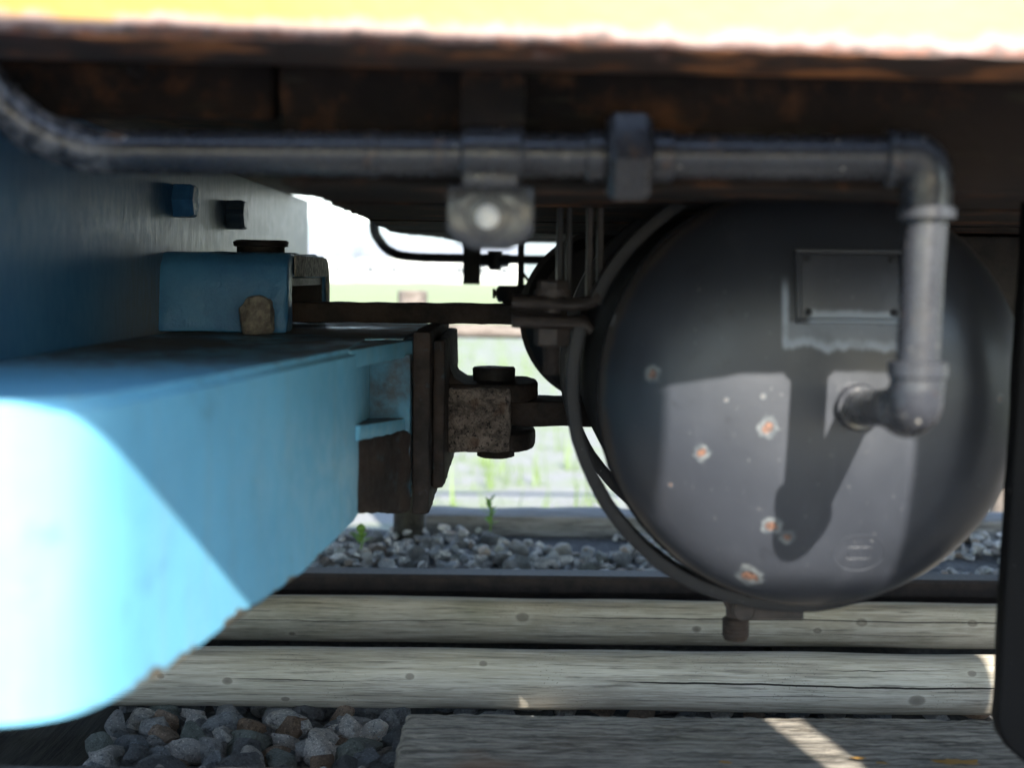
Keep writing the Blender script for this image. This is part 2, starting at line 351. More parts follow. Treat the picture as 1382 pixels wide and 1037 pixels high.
def m_stone(name, island=False, lift=1.0):
    s = NT(name)
    if island: rv = s.geo.outputs['Random Per Island']; tc = s.pos; k = 1.0
    else:
        oi = s.add('ShaderNodeObjectInfo'); rv = oi.outputs['Random']; tc = s.add('ShaderNodeTexCoord').outputs['Object']
    bc = s.ramp(rv, [(0.0, (0.055, 0.06, 0.066)), (0.14, (0.15, 0.157, 0.165)), (0.26, (0.045, 0.053, 0.06)), (0.36, (0.21, 0.212, 0.21)),
                     (0.44, (0.10, 0.068, 0.045)), (0.50, (0.08, 0.092, 0.105)), (0.61, (0.25, 0.25, 0.25)), (0.70, (0.075, 0.09, 0.085)),
                     (0.79, (0.14, 0.105, 0.08)), (0.85, (0.11, 0.122, 0.135)), (0.94, (0.32, 0.32, 0.315))], 'CONSTANT')
    off = s.add('ShaderNodeVectorMath', operation='ADD'); s.put(off.inputs[0], tc)
    cmb = s.add('ShaderNodeCombineXYZ'); s.put(cmb.inputs[0], s.math('MULTIPLY', rv, 37.0)); s.put(off.inputs[1], cmb.outputs[0]); tv = off.outputs[0]
    if not island:
        n1 = s.noise(1.4, 4, v=tv); n2 = s.noise(4.5, 5, 0.75, v=tv); sp = s.noise(8, 3, 0.7, v=tv)
    else:
        n1 = s.noise(45, 4, v=tv); n2 = s.noise(300, 4, 0.7, v=tv); sp = s.noise(500, 2, v=tv)
    if lift > 1: bc = s.mix(1.0, s.mix(0.35 if lift > 2.25 else 0.0, bc, (0.2, 0.203, 0.205)), (lift*1.05, lift, lift*.95), 'MULTIPLY')
    col = s.mix(s.rng(n1, 0.3, 0.7), bc, s.mix(1.0, bc, (1.4, 1.36, 1.3), 'MULTIPLY'))
    col = s.mix(s.math('MULTIPLY', s.rng(sp, 0.56, 0.63), 0.6), col, s.mix(1.0, bc, (2.4, 2.4, 2.35), 'MULTIPLY'))
    col = s.mix(s.math('MULTIPLY', s.rng(n2, 0.54, 0.64), 0.7), col, s.mix(1.0, bc, (0.25, 0.25, 0.26), 'MULTIPLY'))
    return s.done(col, 0.72, height=s.math('ADD', n1, s.math('MULTIPLY', n2, 0.6)), bump=0.9, dist=0.25 if not island else 0.004)
def m_plain(name, c, ro=0.7, var=0.25, scale=8):
    s = NT(name); n = s.noise(scale, 5)
    return s.done(s.mix(s.rng(n, 0.3, 0.7), tuple(k * (1 - var) for k in c), tuple(min(1, k * (1 + var)) for k in c)), ro, height=n, bump=0.2, dist=0.01)

M = {}
M['blue'] = m_blue(); M['wall'] = m_wall()
M['pocket'] = m_rust('shaded_blue_pocket_paint', (0.035, 0.135, 0.28), (0.05, 0.19, 0.36), 14, 0.6, 0.42, 0.004)  # same blue darkened for the weaker light deep under the wagon
M['recess'] = m_rust('shaded_stained_blue_recess', (0.03, 0.03, 0.03), (0.06, 0.20, 0.30), 13, 0.5, 0.5, 0.003)  # blue darkened for the shade in the recess, with stain patches
M['rust_dark'] = m_rust('dark_rusty_iron', (0.014, 0.011, 0.01), (0.04, 0.027, 0.02), 22)
M['rust_cast'] = m_rust('rusty_casting', (0.016, 0.013, 0.012), (0.042, 0.029, 0.023), 14, 0.7, fleck=(0.035, 0.045, 0.052))
M['flaky'] = m_flaky()
M['iron_black'] = m_rust('oily_black_iron', (0.012, 0.011, 0.011), (0.03, 0.025, 0.022), 30, 0.5, 0.6)
M['worn_rim'] = m_rust('worn_grey_iron', (0.05, 0.046, 0.04), (0.30, 0.28, 0.24), 120, 0.6, 0.7)
M['bolt_brown'] = m_rust('brown_bolt_iron', (0.026, 0.022, 0.021), (0.05, 0.039, 0.035), 60, 0.4, 0.6)
M['pipe'] = m_grey_pipe()
M['steel'] = m_rust('bare_bright_steel', (0.55, 0.53, 0.5), (0.7, 0.66, 0.6), 80, 0.2, 0.5)
def m_under():
    s = NT('sooty_rusty_underframe'); n1 = s.noise(7, 6, 0.65); n2 = s.noise(1, 6, 0.7, v=s.vec(None, (9, 90, 90))); n3 = s.noise(60, 5, 0.7)
    col = s.mix(s.rng(n1, 0.35, 0.65), (0.009, 0.0075, 0.007), (0.026, 0.017, 0.013))
    col = s.mix(s.math('MULTIPLY', s.rng(s.noise(9, 5, 0.75), 0.50, 0.70), 0.8), col, (0.14, 0.058, 0.024))
    col = s.mix(s.math('MULTIPLY', s.rng(n2, 0.58, 0.70), 0.6), col, (0.06, 0.055, 0.033))
    return s.done(col, 0.85, height=s.math('ADD', n3, n2), bump=0.6, dist=0.003, spec=0.2)
M['under'] = m_under()
TANK_PTS = [(on_tank(*q), r) for q, r in (((880, 505), .010), ((947, 612), .0095), ((1037, 577), .0115), ((1042, 710), .011), ((1063, 726), .0085),
            ((1012, 778), .016), ((980, 540), .0028), ((1350, 538), .006), ((1030, 535), .003), ((905, 655), .003))]
def tank_stain(s, col):
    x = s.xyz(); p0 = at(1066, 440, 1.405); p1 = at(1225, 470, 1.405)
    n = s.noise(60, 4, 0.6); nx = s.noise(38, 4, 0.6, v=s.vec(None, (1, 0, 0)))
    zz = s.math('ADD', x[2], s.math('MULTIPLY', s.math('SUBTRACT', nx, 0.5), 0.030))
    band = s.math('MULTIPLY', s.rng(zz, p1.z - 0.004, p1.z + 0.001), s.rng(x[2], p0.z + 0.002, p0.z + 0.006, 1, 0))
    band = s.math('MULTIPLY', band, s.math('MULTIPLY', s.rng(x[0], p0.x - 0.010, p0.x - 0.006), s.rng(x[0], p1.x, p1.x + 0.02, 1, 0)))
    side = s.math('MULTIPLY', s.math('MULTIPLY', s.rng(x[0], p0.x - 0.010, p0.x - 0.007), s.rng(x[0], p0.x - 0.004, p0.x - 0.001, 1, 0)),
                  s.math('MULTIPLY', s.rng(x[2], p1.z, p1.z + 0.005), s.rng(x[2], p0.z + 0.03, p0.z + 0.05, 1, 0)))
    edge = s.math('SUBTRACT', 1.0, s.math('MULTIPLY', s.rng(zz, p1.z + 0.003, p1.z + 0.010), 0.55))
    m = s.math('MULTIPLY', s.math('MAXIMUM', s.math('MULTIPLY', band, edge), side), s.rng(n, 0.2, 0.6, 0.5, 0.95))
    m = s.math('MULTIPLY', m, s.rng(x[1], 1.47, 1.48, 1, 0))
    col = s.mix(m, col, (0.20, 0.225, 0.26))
    rr = s.math('SQRT', s.math('ADD', s.math('POWER', s.math('SUBTRACT', x[0], TC.x), 2.0), s.math('POWER', s.math('SUBTRACT', x[2], TC.z), 2.0)))
    rim = s.math('MULTIPLY', s.rng(s.math('ADD', rr, s.math('MULTIPLY', s.noise(35, 4), 0.010)), TR * .985, TR * 1.012), 0.6)
    return s.mix(rim, col, (0.085, 0.062, 0.048))
M['tank'] = m_black('black_tank_paint', (0.0185, 0.0205, 0.0255), 0.36, TANK_PTS, tank_stain)
def plate_stain(s, col):
    x = s.xyz(); p0 = at(1080, 425, 1.395); nx = s.noise(70, 4, v=s.vec(None, (1, 0.2, 0.4)))
    zz = s.math('ADD', x[2], s.math('MULTIPLY', s.math('SUBTRACT', nx, 0.5), 0.012))
    m = s.math('MULTIPLY', s.rng(zz, p0.z + 0.001, p0.z + 0.007, 1, 0), s.rng(x[0], p0.x + 0.003, p0.x + 0.012))
    return s.mix(s.math('MULTIPLY', m, 0.8), col, (0.22, 0.25, 0.28))
M['plate'] = m_black('name_plate_paint', (0.028, 0.029, 0.034), 0.45, None, plate_stain)
M['strap'] = m_black('strap_black_paint', (0.014, 0.014, 0.0155), 0.5, spec=0.2)
M['shell'] = m_black('dull_black_tank_shell', (0.010, 0.010, 0.011), 0.8, spec=0.04)  # darker and duller than the paint of the domed head
M['post'] = m_black('step_iron_black_paint', (0.004, 0.004, 0.0043), 0.6, spec=0.08)

# ================================================================== SETTING
RAIL_Y, RAIL_Z = 2.552, 0.10
def grid(x0, x1, y0, y1, nx, ny, fz):
    bm = bm_new()
    vs = [[bm.verts.new((x0+(x1-x0)*i/nx, y0+(y1-y0)*j/ny, fz(x0+(x1-x0)*i/nx, y0+(y1-y0)*j/ny))) for j in range(ny+1)] for i in range(nx+1)]
    for i in range(nx):
        for j in range(ny): bm.faces.new((vs[i][j], vs[i+1][j], vs[i+1][j+1], vs[i][j+1]))
    return bm
def bed_z(x, y):
    z = -0.035 + 0.006 * mnoise.noise(Vector((x*9, y*9, 0)))
    if y > 2.58: z = 0.028 + 0.03 * min(1, (y-2.58)/0.6) + 0.008*mnoise.noise(Vector((x*6, y*6, 3)))
    return z
def m_bed():
    s = NT('ballast_fines'); v = s.vor(70); n = s.noise(12, 5)
    col = s.mix(s.rng(n, 0.3, 0.7), (0.07, 0.07, 0.07), (0.15, 0.148, 0.145)); col = s.mix(s.rng(v, 0.2, 0.7, 0, 0.6), col, (0.05, 0.05, 0.05))
    return s.done(col, 0.9, height=s.math('SUBTRACT', 1.0, v), bump=0.8, dist=0.006)
bed = obj('ballast_bed', grid(-3.5, 3.5, 0.2, 3.2, 140, 60, bed_z), m_bed(), sharp=180); tag(bed, kind='structure')
def m_yard():
    s = NT('pale_gravel_yard'); n = s.noise(3, 6, 0.65); n2 = s.noise(60, 4, 0.7); x = s.xyz()
    col = s.mix(s.rng(n2, 0.3, 0.7), (0.15, 0.148, 0.14), (0.235, 0.232, 0.22))
    g = s.math('MULTIPLY', s.rng(n, 0.44, 0.62), s.rng(x[1], 3.5, 16.0, 0.35, 1.0))
    col = s.mix(g, col, (0.14, 0.19, 0.06))
    return s.done(col, 0.9, height=n2, bump=0.4, dist=0.01)
def m_field():
    s = NT('green_field'); n = s.noise(0.4, 5); n2 = s.noise(1, 4, v=s.vec(None, (0.05, 0.6, 1)))
    col = s.mix(s.rng(n, 0.3, 0.7), (0.16, 0.19, 0.075), (0.21, 0.235, 0.105)); col = s.mix(s.rng(n2, 0.5, 0.7, 0, 0.5), col, (0.20, 0.22, 0.09))
    return s.done(col, 0.85, height=n, bump=0.2, dist=0.05)
bm = grid(-3500, 3500, -300, 4200, 40, 40, lambda x, y: -0.32)
ground = tag(obj('field_ground', bm, m_field(), sharp=180), kind='structure')
bm = grid(-30, 30, 3.28, 24, 60, 40, lambda x, y: -0.26 + (0.02 * mnoise.noise(Vector((x*1.3, y*1.3, 0)))) + (0.20*max(0, 1-(y-3.28)/0.7)))
yard = tag(obj('gravel_yard', bm, m_yard(), sharp=180), kind='structure')
bm = grid(-30, 30, -16, 0.22, 40, 30, lambda x, y: -0.03 + 0.012*mnoise.noise(Vector((x*2, y*2, 5))))
verge = tag(obj('trackside_ground', bm, m_plain('pale_trackside_gravel', (0.115, 0.125, 0.14), .9, .3, 20), sharp=180), kind='structure')

# ---- ballast stones
def stone_mesh(i, sub=4):
    r = random.Random(100 + i); bm = bm_new(); bmesh.ops.create_icosphere(bm, subdivisions=sub, radius=1.0)
    pl = []
    for _ in range(r.randint(9, 14)):
        n = Vector((r.gauss(0,1), r.gauss(0,1), r.gauss(0,1))).normalized(); pl.append((n, r.uniform(0.45, 0.78)))
    sc = Vector((r.uniform(0.95, 1.25), r.uniform(0.75, 1.0), r.uniform(0.6, 0.85)))
    for v in bm.verts:
        for _ in range(2):
            for n, d in pl:
                e = v.co.dot(n) - d
                if e > 0: v.co -= n * e * 0.985
        q = v.co * 2.2 + Vector((i*3.1, 0, 0)); v.co *= 1 + 0.06*mnoise.noise(q) + 0.035*mnoise.noise(q*3)
        v.co = Vector((v.co.x*sc.x, v.co.y*sc.y, v.co.z*sc.z))
    me = bpy.data.meshes.new('stone'); bm.to_mesh(me); bm.free()
    return me
M['stone'] = m_stone('ballast_stone', False, 2.2); M['stone_mass'] = m_stone('ballast_stone_mass', True, 2.3); M['stone_skylit'] = m_stone('skylit_shoulder_stone', False, 2.3)  # far stones paler: brighter open-sky light put into their colour
HI = [stone_mesh(i, 3) for i in range(22)]; LO = [stone_mesh(i, 2) for i in range(22)]
for me in HI + LO: me.materials.append(M['stone'])
HIF = [me.copy() for me in HI]
for me in HIF: me.materials[0] = M['stone_skylit']
stones = []
def scatter(x0, x1, y0, y1, pitch, rmin, rmax, zf, layers=1, keep=lambda x, y: True):
    for L in range(layers):
        y = y0
        while y < y1:
            x = x0 + rnd.uniform(0, pitch)
            while x < x1:
                px, py = x + rnd.uniform(-.42, .42)*pitch, y + rnd.uniform(-.42, .42)*pitch
                if keep(px, py):
                    r = rnd.uniform(rmin, rmax) * (1.45 if rnd.random() < 0.10 else 1)
                    stones.append((px, py, zf(px, py) + L*rmin*0.9 + rnd.uniform(-.006, .004), r))
                x += pitch * rnd.uniform(0.85, 1.2)
            y += pitch * 0.86
TIES = [-1.24, -0.645, -0.045, 0.56, 1.16]
def not_tie(x, y): return all(abs(x - t) > 0.125 for t in TIES)
# open ballast between the sleepers at the front left
scatter(-0.55, -0.14, 1.50, 2.04, 0.043, 0.021, 0.030, lambda x, y: -0.016, 2, lambda x, y: x > -0.53)
scatter(-0.14, 1.6, 1.80, 2.005, 0.046, 0.020, 0.028, lambda x, y: -0.012, 1, lambda x, y: True)
scatter(-0.6, 1.6, 2.11, 2.34, 0.05, 0.020, 0.028, lambda x, y: -0.012, 1)
# shoulder ballast beyond the rail
scatter(-0.75, 1.7, 2.625, 3.13, 0.029, 0.011, 0.019, lambda x, y: bed_z(x, y) + 0.008 + 0.012*mnoise.noise(Vector((x*4, y*4, 9))), 1,
        lambda x, y: mnoise.noise(Vector((x*3.2+2, y*5, 1))) < 0.28)
scatter(-0.75, 1.7, 2.625, 3.13, 0.05, 0.010, 0.021, lambda x, y: bed_z(x, y) + 0.022, 1, lambda x, y: mnoise.noise(Vector((x*3.2+2, y*5, 1))) < 0.15)
# the rest of the bed, out of the picture or under things
scatter(-3.2, -0.75, 1.0, 3.12, 0.085, 0.026, 0.038, lambda x, y: bed_z(x, y) + 0.012, 1, not_tie)
scatter(1.7, 3.2, 1.0, 3.12, 0.085, 0.026, 0.038, lambda x, y: bed_z(x, y) + 0.012, 1, not_tie)
scatter(-0.75, 1.7, 0.9, 1.43, 0.07, 0.026, 0.036, lambda x, y: bed_z(x, y) + 0.012, 1, not_tie)
ICM = CM.inverted()
def score(st):
    q = ICM @ Vector(st[:3]); d = -q.z
    u, v = 691 + q.x/d*FPX, 518.5 - q.y/d*FPX
    ok = (60 < u < 560 and 930 < v < 1060) or (430 < u < 900 and 690 < v < 775) or (1270 < u < 1350 and 690 < v < 785) or (560 < u < 1340 and 870 < v < 990 and st[1] < 2.36)
    if u < 450 and 690 < v < 775 and u < 430 + (775 - v) * 0.5: ok = ok and u > 420
    return (st[3]/d*FPX if ok else 0) * (1.0 + 0.5*(st[2] > -0.02))
stones.sort(key=score, reverse=True)
for st in stones[:300]:
    o = bpy.data.objects.new('stone', rnd.choice(HIF if st[1] > 2.6 else HI)); COL.objects.link(o); o.parent = bed
    o.location = st[:3]; o.scale = (st[3],)*3; o.rotation_euler = (rnd.uniform(-.5,.5), rnd.uniform(-.5,.5), rnd.uniform(0, 6.28))
bm = bm_new()
for st in stones[300:]:
    n0 = len(bm.verts); bm.from_mesh(rnd.choice(LO)); bm.verts.ensure_lookup_table()
    mt = Matrix.Translation(st[:3]) @ Matrix.Rotation(rnd.uniform(0, 6.28), 4, 'Z') @ Matrix.Rotation(rnd.uniform(-.5, .5), 4, 'X') @ Matrix.Scale(st[3], 4)
    for v in bm.verts[n0:]: v.co = mt @ v.co
tag(obj('gravel', bm, M['stone_mass'], bed, sharp=24, recalc=False), kind='stuff')

# ---- rails
def rail(name, y, label):
    prof = [(-.050, 0), (.050, 0), (.050, .010), (.012, .022), (.0065, .034), (.0065, .070), (.014, .078), (.030, .084), (.0325, .088),
            (.0325, .108), (.027, .114), (-.027, .114), (-.0325, .108), (-.0325, .088), (-.030, .084), (-.014, .078), (-.0065, .070), (-.0065, .034), (-.012, .022), (-.050, .010)]
    bm = bm_new(); prism(bm, [(y+a, RAIL_Z-.114+b) for a, b in prof], 'x', -4, 4)
    return tag(base(obj(name, bm, m_rail(), sharp=40)), label, 'rail')
_rm = []
def m_rail():
    if _rm: return _rm[0]
    s = NT('rail_steel'); n = s.noise(40, 5, 0.7); nz = s.xyz(s.geo.outputs['Normal'])[2]; z = s.xyz()[2]
    side = s.mix(s.rng(n, 0.35, 0.65), (0.014, 0.011, 0.011), (0.03, 0.022, 0.019))
    top = s.mix(s.rng(s.noise(150, 4, 0.7), 0.35, 0.65), (0.042, 0.043, 0.05), (0.075, 0.075, 0.082))
    m = s.math('MULTIPLY', s.rng(nz, 0.6, 0.9), s.rng(z, RAIL_Z - .01, RAIL_Z - .004))
    _rm.append(s.done(s.mix(m, side, top), s.mix(m, (0.85, 0.85, 0.85), (0.7, 0.7, 0.7)), height=n, bump=0.5, dist=0.0015, spec=0.25)); return _rm[0]
rail('rail', RAIL_Y, 'long dark steel running rail lying behind the two grey logs')
rail('rail', RAIL_Y - 1.067, 'nearer steel running rail in front of the grey crossing board')

# ---- sleepers
M['tie'] = m_wood('tarred_sleeper_wood', [(0.017, 0.016, 0.013), (0.045, 0.042, 0.032), (0.035, 0.035, 0.025)], (60, 5, 60), bump=0.7)
for i, t in enumerate(TIES):
    bm = bm_new(); box(bm, t - .112, t + .112, 1.10, 3.0, -0.12, -0.016); bevel(bm, 0.008, 2); rough(bm, 0.004, 12, 0.08, i)
    o = base(obj('sleeper', bm, M['tie']))
    tag(o, 'dark tarred wooden sleeper at the lower left corner under the blue beam' if i == 1 else (('dark wooden sleeper under the left end of the grey board' if i == 2 else ('dark wooden sleeper under the logs right below the black tank' if i == 3 else 'dark wooden sleeper off the right edge under the board')) if i > 1 else 'dark wooden sleeper hidden left under the blue bogie'), 'sleeper', 'track sleepers')

# ---- logs between the rails
FLY, FLZ, FLR = 2.045, 0.0500, 0.0420
BLY, BLZ, BLR = 2.375, 0.0565, 0.0365
def log(name, y, z, r, x0, x1, mat, label, seed):
    bm = bm_new(); n = 150; segs = 40
    path = [(x0 + (x1-x0)*i/n, y + 0.003*mnoise.noise(Vector((i*.07, seed, 0))), z + 0.0025*mnoise.noise(Vector((i*.06, seed, 5)))) for i in range(n+1)]
    rads = [r * (1 + 0.03*mnoise.noise(Vector((i*.06, seed, 9)))) for i in range(n+1)]
    rads[0] *= 0.93; rads[-1] *= 0.93
    tube(bm, path, rads, segs); bm.normal_update()
    for v in bm.verts: v.co += v.normal * 0.0016 * mnoise.noise(Vector((v.co.x*6, v.co.y*60, v.co.z*60)))
    return tag(base(obj(name, bm, mat, sharp=50)), label, 'log')
WOODC = [(0.335, 0.295, 0.235), (0.52, 0.47, 0.385), (0.41, 0.365, 0.27)]
def front(px, py, y, z, r):  # a knot on the camera side of a log
    d = y - r
    for _ in range(10): d = y - math.sqrt(max(0, r*r - min(r*.98, abs(at(px, py, d).z - z))**2))
    return at(px, py, d)
FK = [(front(px, py, FLY, FLZ, FLR), rr) for px, py, rr in ((307, 920, .006), (217, 913, .005), (553, 914, .0075), (652, 897, .005), (385, 944, .005), (1237, 946, .010), (1312, 910, .006))]
BK = [(front(px, py, BLY, BLZ, BLR), rr) for px, py, rr in ((394, 856, .006), (705, 834, .010), (940, 850, .0065), (1103, 852, .006), (1163, 841, .009), (1312, 842, .009))]
M['log_a'] = m_wood('weathered_log_wood', WOODC, (4, 70, 70), FK, [(0.060, 0.12, 0.75, 0.0013, 3.0, -0.006), (0.058, -0.42, -0.16, 0.0006, 8.0, 0), (0.040, 0.2, 0.55, .0004, 14, 0), (0.078, 0.40, 0.66, .0005, 19, 0)], moss=0.25, bump=0.35, dark_noise=0.22, stain=0.35)
M['log_b'] = m_wood('weathered_log_wood_mossy', [(0.32, 0.27, 0.20), (0.49, 0.425, 0.33), (0.38, 0.31, 0.205)], (4, 70, 70), BK, [(0.071, 0.05, 0.95, 0.0008, 21.0, -0.004), (0.062, -0.7, 0.0, 0.0006, 33.0, 0.004), (0.046, 0.1, 0.8, .0004, 41, 0)], moss=0.35, bump=0.35, dark_noise=0.25, stain=0.4)
log('log', FLY, FLZ, FLR, -1.5, 0.74, M['log_a'], 'pale grey peeled log with round knots lying next to the ballast and board', 1.3)
log('log', BLY, BLZ, BLR, -1.5, 1.5, M['log_b'], 'brownish mossy log lying against the rail behind the paler log', 7.7)

# ---- crossing board
M['board'] = m_wood('split_grey_board', [(0.075, 0.064, 0.05), (0.34, 0.305, 0.25), (0.16, 0.125, 0.09)], (12, 150, 150), moss=0.15, bump=1.0, dark_noise=0.9, stain=0.6, fine=1.0)
bm = bm_new(); nx, ny = 420, 90; X0, X1, Y0, Y1, ZT = -0.128, 1.35, 1.53, 1.768, 0.084
def board_pt(i, j, top):
    u, v = i/nx, j/ny; x = X0 + (X1-X0)*u; y = Y0 + (Y1-Y0)*v
    y += (0.004*mnoise.noise(Vector((x*25, 0, 1))) + 0.004*mnoise.noise(Vector((x*90, 0, 2)))) * v**6
    x += (0.006*mnoise.noise(Vector((y*30, 4, 1))) + 0.003) * (1-u)**40
    z = ZT + 0.0015*mnoise.noise(Vector((x*3, y*50, 0))) + 0.0014*mnoise.noise(Vector((x*14, y*110, 4))) + .0012*mnoise.noise(Vector((x*60, y*60, 7)))
    e = min(1, (1-v)*ny/2.0, v*ny/2.0, u*nx/1.5); z -= 0.006 * (1-e)**2 + (0.005 if v > .97 else 0) * max(0, mnoise.noise(Vector((x*70, 1, 8))))
    return (x, y, z if top else 0.012)
tv = [[bm.verts.new(board_pt(i, j, True)) for j in range(ny+1)] for i in range(nx+1)]
for i in range(nx):
    for j in range(ny): bm.faces.new((tv[i][j], tv[i+1][j], tv[i+1][j+1], tv[i][j+1]))
rim = [tv[i][0] for i in range(nx+1)] + [tv[nx][j] for j in range(1, ny+1)] + [tv[i][ny] for i in range(nx-1, -1, -1)] + [tv[0][j] for j in range(ny-1, 0, -1)]
low = [bm.verts.new((v.co.x, v.co.y, 0.0)) for v in rim]
for k in range(len(rim)): bm.faces.new((rim[k], low[k], low[(k+1) % len(rim)], rim[(k+1) % len(rim)]))
bm.faces.new(low)
tag(base(obj('crossing_board', bm, M['board'], sharp=45)), 'split weathered grey board with ragged edge at the lower right', 'board')

# ---- kerb timber, fence, ground behind the track
M['kerb'] = m_wood('old_kerb_timber', [(0.17, 0.168, 0.165), (0.28, 0.278, 0.275), (0.23, 0.215, 0.205)], (6, 50, 50), bump=0.6, stain=0.1)
bm = bm_new(); box(bm, -0.185, 2.6, 3.16, 3.29, -0.15, 0.100); bevel(bm, 0.008, 2); rough(bm, 0.006, 9, 0.06, 2)
tag(base(obj('kerb_timber', bm, M['kerb'])), 'blurred grey timber kerb beyond the shoulder ballast', 'kerb')
M['fence'] = m_wood('pale_fence_wood', [(0.11, 0.09, 0.075), (0.19, 0.16, 0.135), (0.15, 0.12, 0.10)], (8, 40, 40), bump=0.6)
FY = 4.7; f0 = at(557, 392, FY)
fence = thing('rustic_fence', (f0.x, FY, -0.26), 'low rustic fence of round wooden post and pole behind the coupling', 'fence')
for k in range(-1, 3):
    bm = bm_new(); lathe(bm, [(0.049, -0.30), (0.048, 0.2), (0.047, f0.z-.004), (0.043, f0.z)], (f0.x + k*1.9, FY, 0), (0, 0, 1), 24); rough(bm, 0.002, 30, 0.05)
    obj('post', bm, M['fence'], fence)
bm = bm_new(); p = at(640, 447, FY+.07); tube(bm, [(f0.x - 2.4 + i*0.12, FY + .07 + .004*mnoise.noise(Vector((i*.5, 0, 0))), p.z + .006*mnoise.noise(Vector((i*.4, 3, 0)))) for i in range(60)], [0.0225 + .003*mnoise.noise(Vector((i*.9, 1, 1))) for i in range(60)], 16)
obj('rail', bm, M['fence'], fence)
q0 = at(552, 703, 3.10); bm = bm_new(); lathe(bm, [(0.034, -.1), (0.0335, .05), (.033, q0.z + .105), (.030, q0.z + .109)], (q0.x, 3.10, 0), (0, 0, 1), 24); rough(bm, .0012, 40, .04)
tag(base(obj('post_stub', bm, M['tie'])), 'short dark round post stub at the end of the grey timber kerb', 'post')
# ---- grass in the yard and weeds by the kerb
def m_leaf(name, c, c2):
    s = NT(name); n = s.noise(30, 3); col = s.mix(n, c, c2); s.put(s.b.inputs['Subsurface Weight'], 0.0)
    s.done(col, 0.6); tr = s.add('ShaderNodeBsdfTranslucent'); s.put(tr.inputs[0], tuple(min(1, k*1.4) for k in c2)); mx = s.add('ShaderNodeMixShader'); mx.inputs[0].default_value = 0.35
    s.t.links.new(s.b.outputs[0], mx.inputs[1]); s.t.links.new(tr.outputs[0], mx.inputs[2]); s.t.links.new(mx.outputs[0], s.t.nodes['Material Output'].inputs[0]); return s.m
M['grass'] = m_leaf('yard_grass', (0.12, 0.19, 0.035), (0.20, 0.28, 0.07)); M['weed'] = m_leaf('weed_leaf', (0.10, 0.20, 0.035), (0.18, 0.30, 0.06))
bm = bm_new()
def blade(bm, p, h, wd, a, lean):
    d = Vector((math.cos(a), math.sin(a), 0)); q = Vector((-d.y, d.x, 0)); pts = []
    for t in (0, .5, 1): pts.append((p + Vector((0, 0, h*t*(1-.25*lean*t))) + d*lean*h*t*t, wd*(1-t)*(1 if t else 1)))
    v = [bm.verts.new(pts[0][0]-q*wd), bm.verts.new(pts[0][0]+q*wd), bm.verts.new(pts[1][0]+q*wd*.7), bm.verts.new(pts[1][0]-q*wd*.7), bm.verts.new(pts[2][0])]
    bm.faces.new(v[:4]); bm.faces.new((v[3], v[2], v[4]))
for _ in range(1000):
    y = 3.5 + 20.5*rnd.random()**1.5; x = rnd.uniform(-.5, .5)*y + rnd.uniform(-.4, .4)
    if mnoise.noise(Vector((x*.9, y*.5, 2))) < -0.12 and y < 14: continue
    for b in range(rnd.randint(4, 9)):
        blade(bm, Vector((x + rnd.gauss(0, .03), y + rnd.gauss(0, .03), -0.27)), rnd.uniform(.06, .26), rnd.uniform(.003, .006), rnd.uniform(0, 6.28), rnd.uniform(.1, .7))
tag(obj('grass_tufts', bm, M['grass'], sharp=180, recalc=False), kind='stuff', label='sparse sunlit grass tufts in the gravel yard', cat='grass')
def leafmesh(bm, p, d, up, L, W):
    d = d.normalized(); s = d.cross(up).normalized(); n = s.cross(d)
    row = []
    for t, wf, dz in ((0, .05, 0), (.25, .8, .06), (.55, 1, .07), (.8, .6, .0), (1, .02, -.12)):
        c = p + d*L*t + n*L*dz; row.append((bm.verts.new(c - s*W*wf + n*W*.25*wf), bm.verts.new(c), bm.verts.new(c + s*W*wf + n*W*.25*wf)))
    for a, b in zip(row, row[1:]):
        bm.faces.new((a[0], a[1], b[1], b[0])); bm.faces.new((a[1], a[2], b[2], b[1]))
def weed(p, h, n, L, W, label, seed):
    r = random.Random(seed); t = thing('weed_plant', p, label, 'plant', 'weeds by the kerb')
    bm = bm_new(); tube(bm, [p, p + Vector((.004, 0, h*.5)), p + Vector((.0, .004, h))], [.0022, .0018, .001], 8); obj('stem', bm, M['weed'], t)
    for k in range(n):
        z = h*(.2 + .8*k/(n-1)); a = k*2.4 + r.uniform(-.3, .3)
        bm = bm_new(); leafmesh(bm, p + Vector((0, 0, z)), Vector((math.cos(a), math.sin(a), r.uniform(.35, 1.0) if k < n-2 else 1.6)), Vector((0, 0, 1)), L*r.uniform(.7, 1.1), W, )
        obj('leaf', bm, M['weed'], t, sharp=180, recalc=False)
weed(at(661, 720, 3.09), 0.062, 9, 0.030, 0.0065, 'upright green weed growing at the foot of the grey timber kerb', 3)
weed(at(487, 742, 2.86), 0.030, 7, 0.030, 0.0095, 'small spreading green weed in the gravel beside the blue beam', 5)

# ================================================================== BLUE BOGIE END
TOPZ, WX = 0.543, -0.45
bogie = thing('bogie_frame', (-0.45, 2.07, 0.35), 'blue painted steel bogie end with bowed bumper beam and coupling pocket', 'bogie')
bm = bm_new(); box(bm, WX-.02, WX, 0.80, 3.256, TOPZ-.1, 0.775); bevel(bm, 0.0015, 1)
obj('headstock', bm, M['wall'], bogie)
for yy in (1.02, 3.04):
    bm = bm_new(); box(bm, -1.35, WX-.021, yy, yy+.08, 0.40, 0.70); bevel(bm, 0.006, 2); obj('side_frame', bm, M['wall'], bogie)
